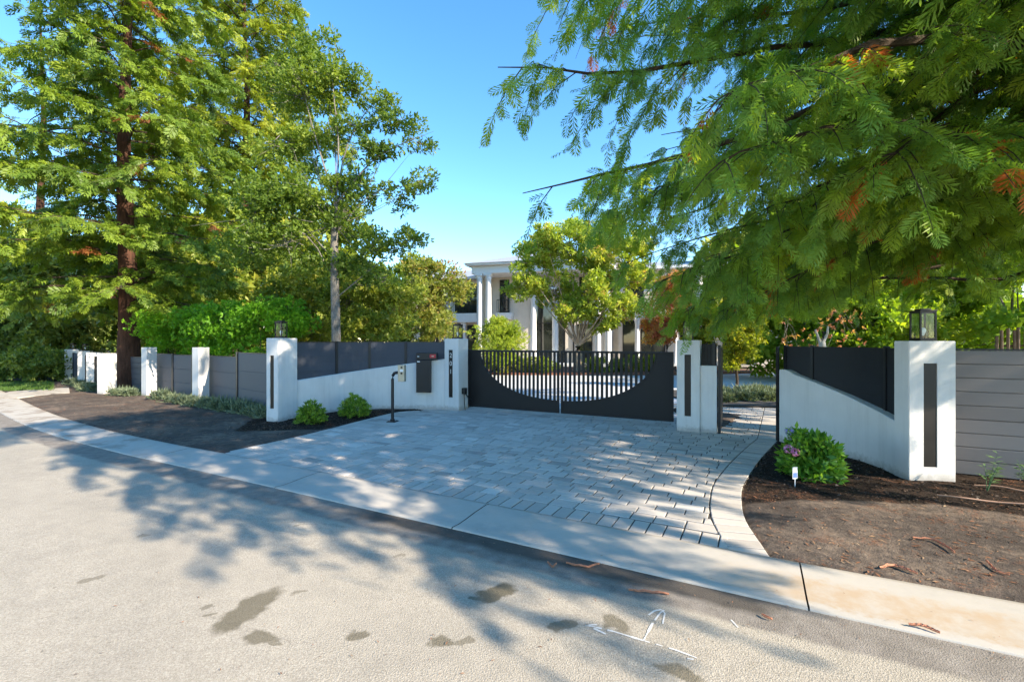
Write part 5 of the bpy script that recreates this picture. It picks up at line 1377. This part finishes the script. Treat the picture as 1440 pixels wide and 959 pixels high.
# plants seen through the gate
for i,(px,Z) in enumerate(((700,25),(730,25.2),(765,25),(848,25.2),(880,25.3),(915,26))):
    broadleaf('low_bush',(PZ(px,Z),Z),'low bush in the island bed before the house seen through the gate',[(0,0,.45,.7,.5,.45)],500,.14,TUFT5,M['under'],M['darkbark'],.03,.2,twigs=5,cat='bush',group='low bushes in the island bed',trunk=True)
mb=MB(); mb.prism([(-6,26.5),(0,24.6),(8,24.4),(14,26),(13,29.5),(-4,30)],-.04,.12); o=mb.build('island_bed',plain('red_bark_mulch',(.20,.085,.05),.95,var=.4,scale=15)); o['kind']='structure'

# ------------------------------------------------------------------ bark strips and litter
def strip_thing(pts, w, label):
    w*=.62
    q=smooth_poly([(*G(*p),0) for p in pts],22)
    for p in q: p[2]=(streetz(p[:2]) if inpoly([p[:2]],street_side)[0] else float(gz(p[None,:2])[0])+.006)+.002+.006*math.sin(p[0]*31)**2
    b=MB(); vs=[];n=len(q)
    t=np.gradient(q[:,:2],axis=0); t=unit(t); nn=np.stack([-t[:,1],t[:,0]],1)
    ww=w*(.35+.65*np.sin(np.linspace(.25,2.9,n)))*(1+.25*np.sin(np.arange(n)*1.7))
    for k,(o1,o2) in enumerate(((-1,.010),(-.3,.0),(.4,.002),(1,.012))):
        vs+=[(*(q[i,:2]+nn[i]*o1*ww[i]),q[i,2]+o2) for i in range(n)]
    fs=[(k*n+i,k*n+i+1,(k+1)*n+i+1,(k+1)*n+i) for k in range(3) for i in range(n-1)]
    b.add(vs,fs); o=b.build('bark_strip',M['barkstrip']); md=o.modifiers.new('s','SOLIDIFY'); md.thickness=.004
    tag(o,label,'bark strip',group='fallen redwood bark strips')
strip_thing([(884,828),(900,829),(920,831),(941,833)],.018,'long straight red bark strip on the street above the chalk arrow')
strip_thing([(796,790),(812,793),(828,795),(843,790)],.014,'curved red bark strip on the street edge left of the arrow')
strip_thing([(770,788),(777,795),(783,791)],.014,'short red bark piece on the street left of the curved strip')
strip_thing([(1238,800),(1256,797),(1275,803),(1290,808)],.03,'wide red bark piece on the dirt just behind the kerb')
strip_thing([(1278,878),(1300,882),(1322,890)],.02,'red bark piece in the gutter near the right edge')
strip_thing([(1284,762),(1310,765),(1330,775),(1342,783)],.02,'forked looking bark strip on the sunlit dirt')
strip_thing([(1386,795),(1400,806),(1420,812)],.018,'bark strip on the dirt at the right edge')
strip_thing([(1071,862),(1078,866),(1086,869)],.014,'small red bark chip on the street below the kerb joint')
# litter (uncountable)
def litter(n, region, zf, sz):
    P=[]
    while len(P)<n:
        p=np.array(G(rng.uniform(region[0],region[1]),rng.uniform(region[2],region[3])))
        P.append((*p,zf(p)))
    return P
Ps=[];Sz=[]
def zdirt(p): return .03
for reg,n,s in (((1060,1440,700,820),420,.045),((1050,1440,640,700),120,.03),((150,420,570,620),330,.05),((20,330,560,640),160,.05)):
    q=0
    while q<n:
        p=np.array(G(rng.uniform(reg[0],reg[1]),rng.uniform(reg[2],reg[3])))
        if inpoly([p],DRIVE)[0] or inpoly([p],street_side)[0]: q+=1; continue
        Ps.append((*p,float(gz(p[None])[0])+.005)); Sz.append(s*rng.uniform(.5,1.6)); q+=1
for q in range(150):
    p=np.array(G(rng.uniform(100,1440),rng.uniform(640,950)))
    if inpoly([p],DRIVE)[0] : z=.004
    elif inpoly([p],street_side)[0]: z=max(streetz(p),-.01)+.004
    else: z=.03
    Ps.append((*p,z)); Sz.append(rng.uniform(.015,.035))
Ps=np.array(Ps);Sz=np.array(Sz);n=len(Ps); az=rng.uniform(0,6.28,n)
T2=(LEAFN[0]*np.array((1,.8,1)),LEAFN[1])
V,Fq,a=instance(T2[0],T2[1],Ps,np.stack([np.cos(az),np.sin(az),rng.uniform(-.1,.25,n)],1),np.tile((0.,0,1),(n,1))+rng.normal(0,.2,(n,3)),Sz,rng.random(n),.1)
o=np_mesh('leaf_litter',V,Fq,4,a,M['litter']); o['kind']='stuff'; tag(o,'fallen leaves and bark crumbs scattered over verge and street','leaf litter')
chips=[]
for pl_,n_ in ((MULCH_R,2600),(MULCH_L,1300)):
    lo_,hi_=pl_.min(0),pl_.max(0); hi_=np.minimum(hi_,(7.5,20))
    P_=rng.uniform(lo_,hi_,(n_*3,2)); P_=P_[inpoly(P_,pl_)&~inpoly(P_,DRIVE)][:n_]; chips.append(P_)
P_=np.concatenate(chips); n=len(P_); az=rng.uniform(0,6.28,n)
P3_=np.column_stack([P_,gz(P_)+.006])
V,Fq,a=instance(LEAFN[0]*np.array((1,1.6,2)),LEAFN[1],P3_,np.stack([np.cos(az),np.sin(az),rng.uniform(-.2,.5,n)],1),np.tile((0.,0,1),(n,1))+rng.normal(0,.4,(n,3)),rng.uniform(.02,.055,n),rng.random(n),.1)
M['chip']=leaf_mat('mulch_chip',[(0,(.015,.011,.009)),(.6,(.06,.038,.026)),(.93,(.13,.075,.045)),(1,(.35,.27,.18))],.0)
o=np_mesh('mulch_chips',V,Fq,4,a,M['chip']); o['kind']='stuff'; tag(o,'dark wood mulch chips covering the planting beds','mulch')
sq=rng.uniform(Ks(G(60,579)),Ks(G(1440,848)),520); oq=np.abs(rng.normal(0,.10,520)); sd_=rng.random(520)
off_=np.where(sd_<.5,oq*.8,-(KW+oq*1.3)); Q=np.array([Kat([a_],b_)[0] for a_,b_ in zip(sq,off_)])
zq=np.where(off_>0,np.where(inpoly(Q,DRIVE),.006,.02),-.014); az=rng.uniform(0,6.28,520)
V,Fq,a=instance(T2[0],T2[1],np.column_stack([Q,zq]),np.stack([np.cos(az),np.sin(az),rng.uniform(-.05,.15,520)],1),np.tile((0.,0,1),(520,1))+rng.normal(0,.15,(520,3)),rng.uniform(.008,.026,520),rng.random(520),.1)
o=np_mesh('kerb_litter',V,Fq,4,a,M['litter']); o['kind']='stuff'; tag(o,'small leaf and needle scraps gathered along the kerb','leaf litter')
# verge grass far left
n=5000; px=rng.uniform(-30,75,n); py=rng.uniform(538,550,n); P=np.array([(*G(a,b_),0.) for a,b_ in zip(px,py)])
V,Fq,a=instance(BLADE[0]*np.array((1,3,1)),BLADE[1],P,unit(rng.normal(0,.5,(n,3))+np.array((0,0,1.))),unit(rng.normal(0,1,(n,3))),rng.uniform(.08,.16,n),rng.random(n),.2)
o=np_mesh('verge_grass',V,Fq,4,a,M['grassm']); o['kind']='stuff'; tag(o,'green grass verge at the far left','grass')

# ------------------------------------------------------------------ light, sky, camera
AZ=R(31); EL=R(30)
S=Vector((math.cos(AZ)*math.cos(EL),-math.sin(AZ)*math.cos(EL),math.sin(EL)))
ld=bpy.data.lights.new('sun','SUN'); ld.energy=4.2; ld.angle=R(.55); ld.color=(1.,.885,.72)
lo=bpy.data.objects.new('sun',ld); COL.objects.link(lo); lo.rotation_euler=(-S).to_track_quat('-Z','Y').to_euler(); lo.location=(20,-15,20)
w=bpy.data.worlds.new('World'); scene.world=w; w.use_nodes=True; nt=w.node_tree; nt.nodes.clear()
out=nt.nodes.new('ShaderNodeOutputWorld'); bg=nt.nodes.new('ShaderNodeBackground'); sk=nt.nodes.new('ShaderNodeTexSky')
sk.sky_type='NISHITA'; sk.sun_disc=False; sk.sun_elevation=EL; sk.sun_rotation=math.atan2(S.x,S.y); sk.altitude=300; sk.air_density=1.0; sk.dust_density=0.; sk.ozone_density=2.0
bg.inputs[1].default_value=.15
hs=nt.nodes.new('ShaderNodeHueSaturation'); hs.inputs['Saturation'].default_value=1.26; hs.inputs['Hue'].default_value=.498; nt.links.new(sk.outputs[0],hs.inputs['Color']); nt.links.new(hs.outputs[0],bg.inputs[0]); nt.links.new(bg.outputs[0],out.inputs[0])
cd=bpy.data.cameras.new('camera'); cam=bpy.data.objects.new('camera',cd); COL.objects.link(cam); scene.camera=cam
cam.location=(0,0,H); cam.rotation_euler=(R(90),0,0); cd.sensor_width=36; cd.lens=36*F/1440; cd.clip_end=2000; cd.clip_start=.05
vs_=scene.view_settings; vs_.view_transform='Standard'; vs_.look='None'; vs_.gamma=1; vs_.exposure=1.55; vs_.use_curve_mapping=False
scene.cycles.max_bounces=7; scene.cycles.transparent_max_bounces=12; scene.cycles.use_denoising=True
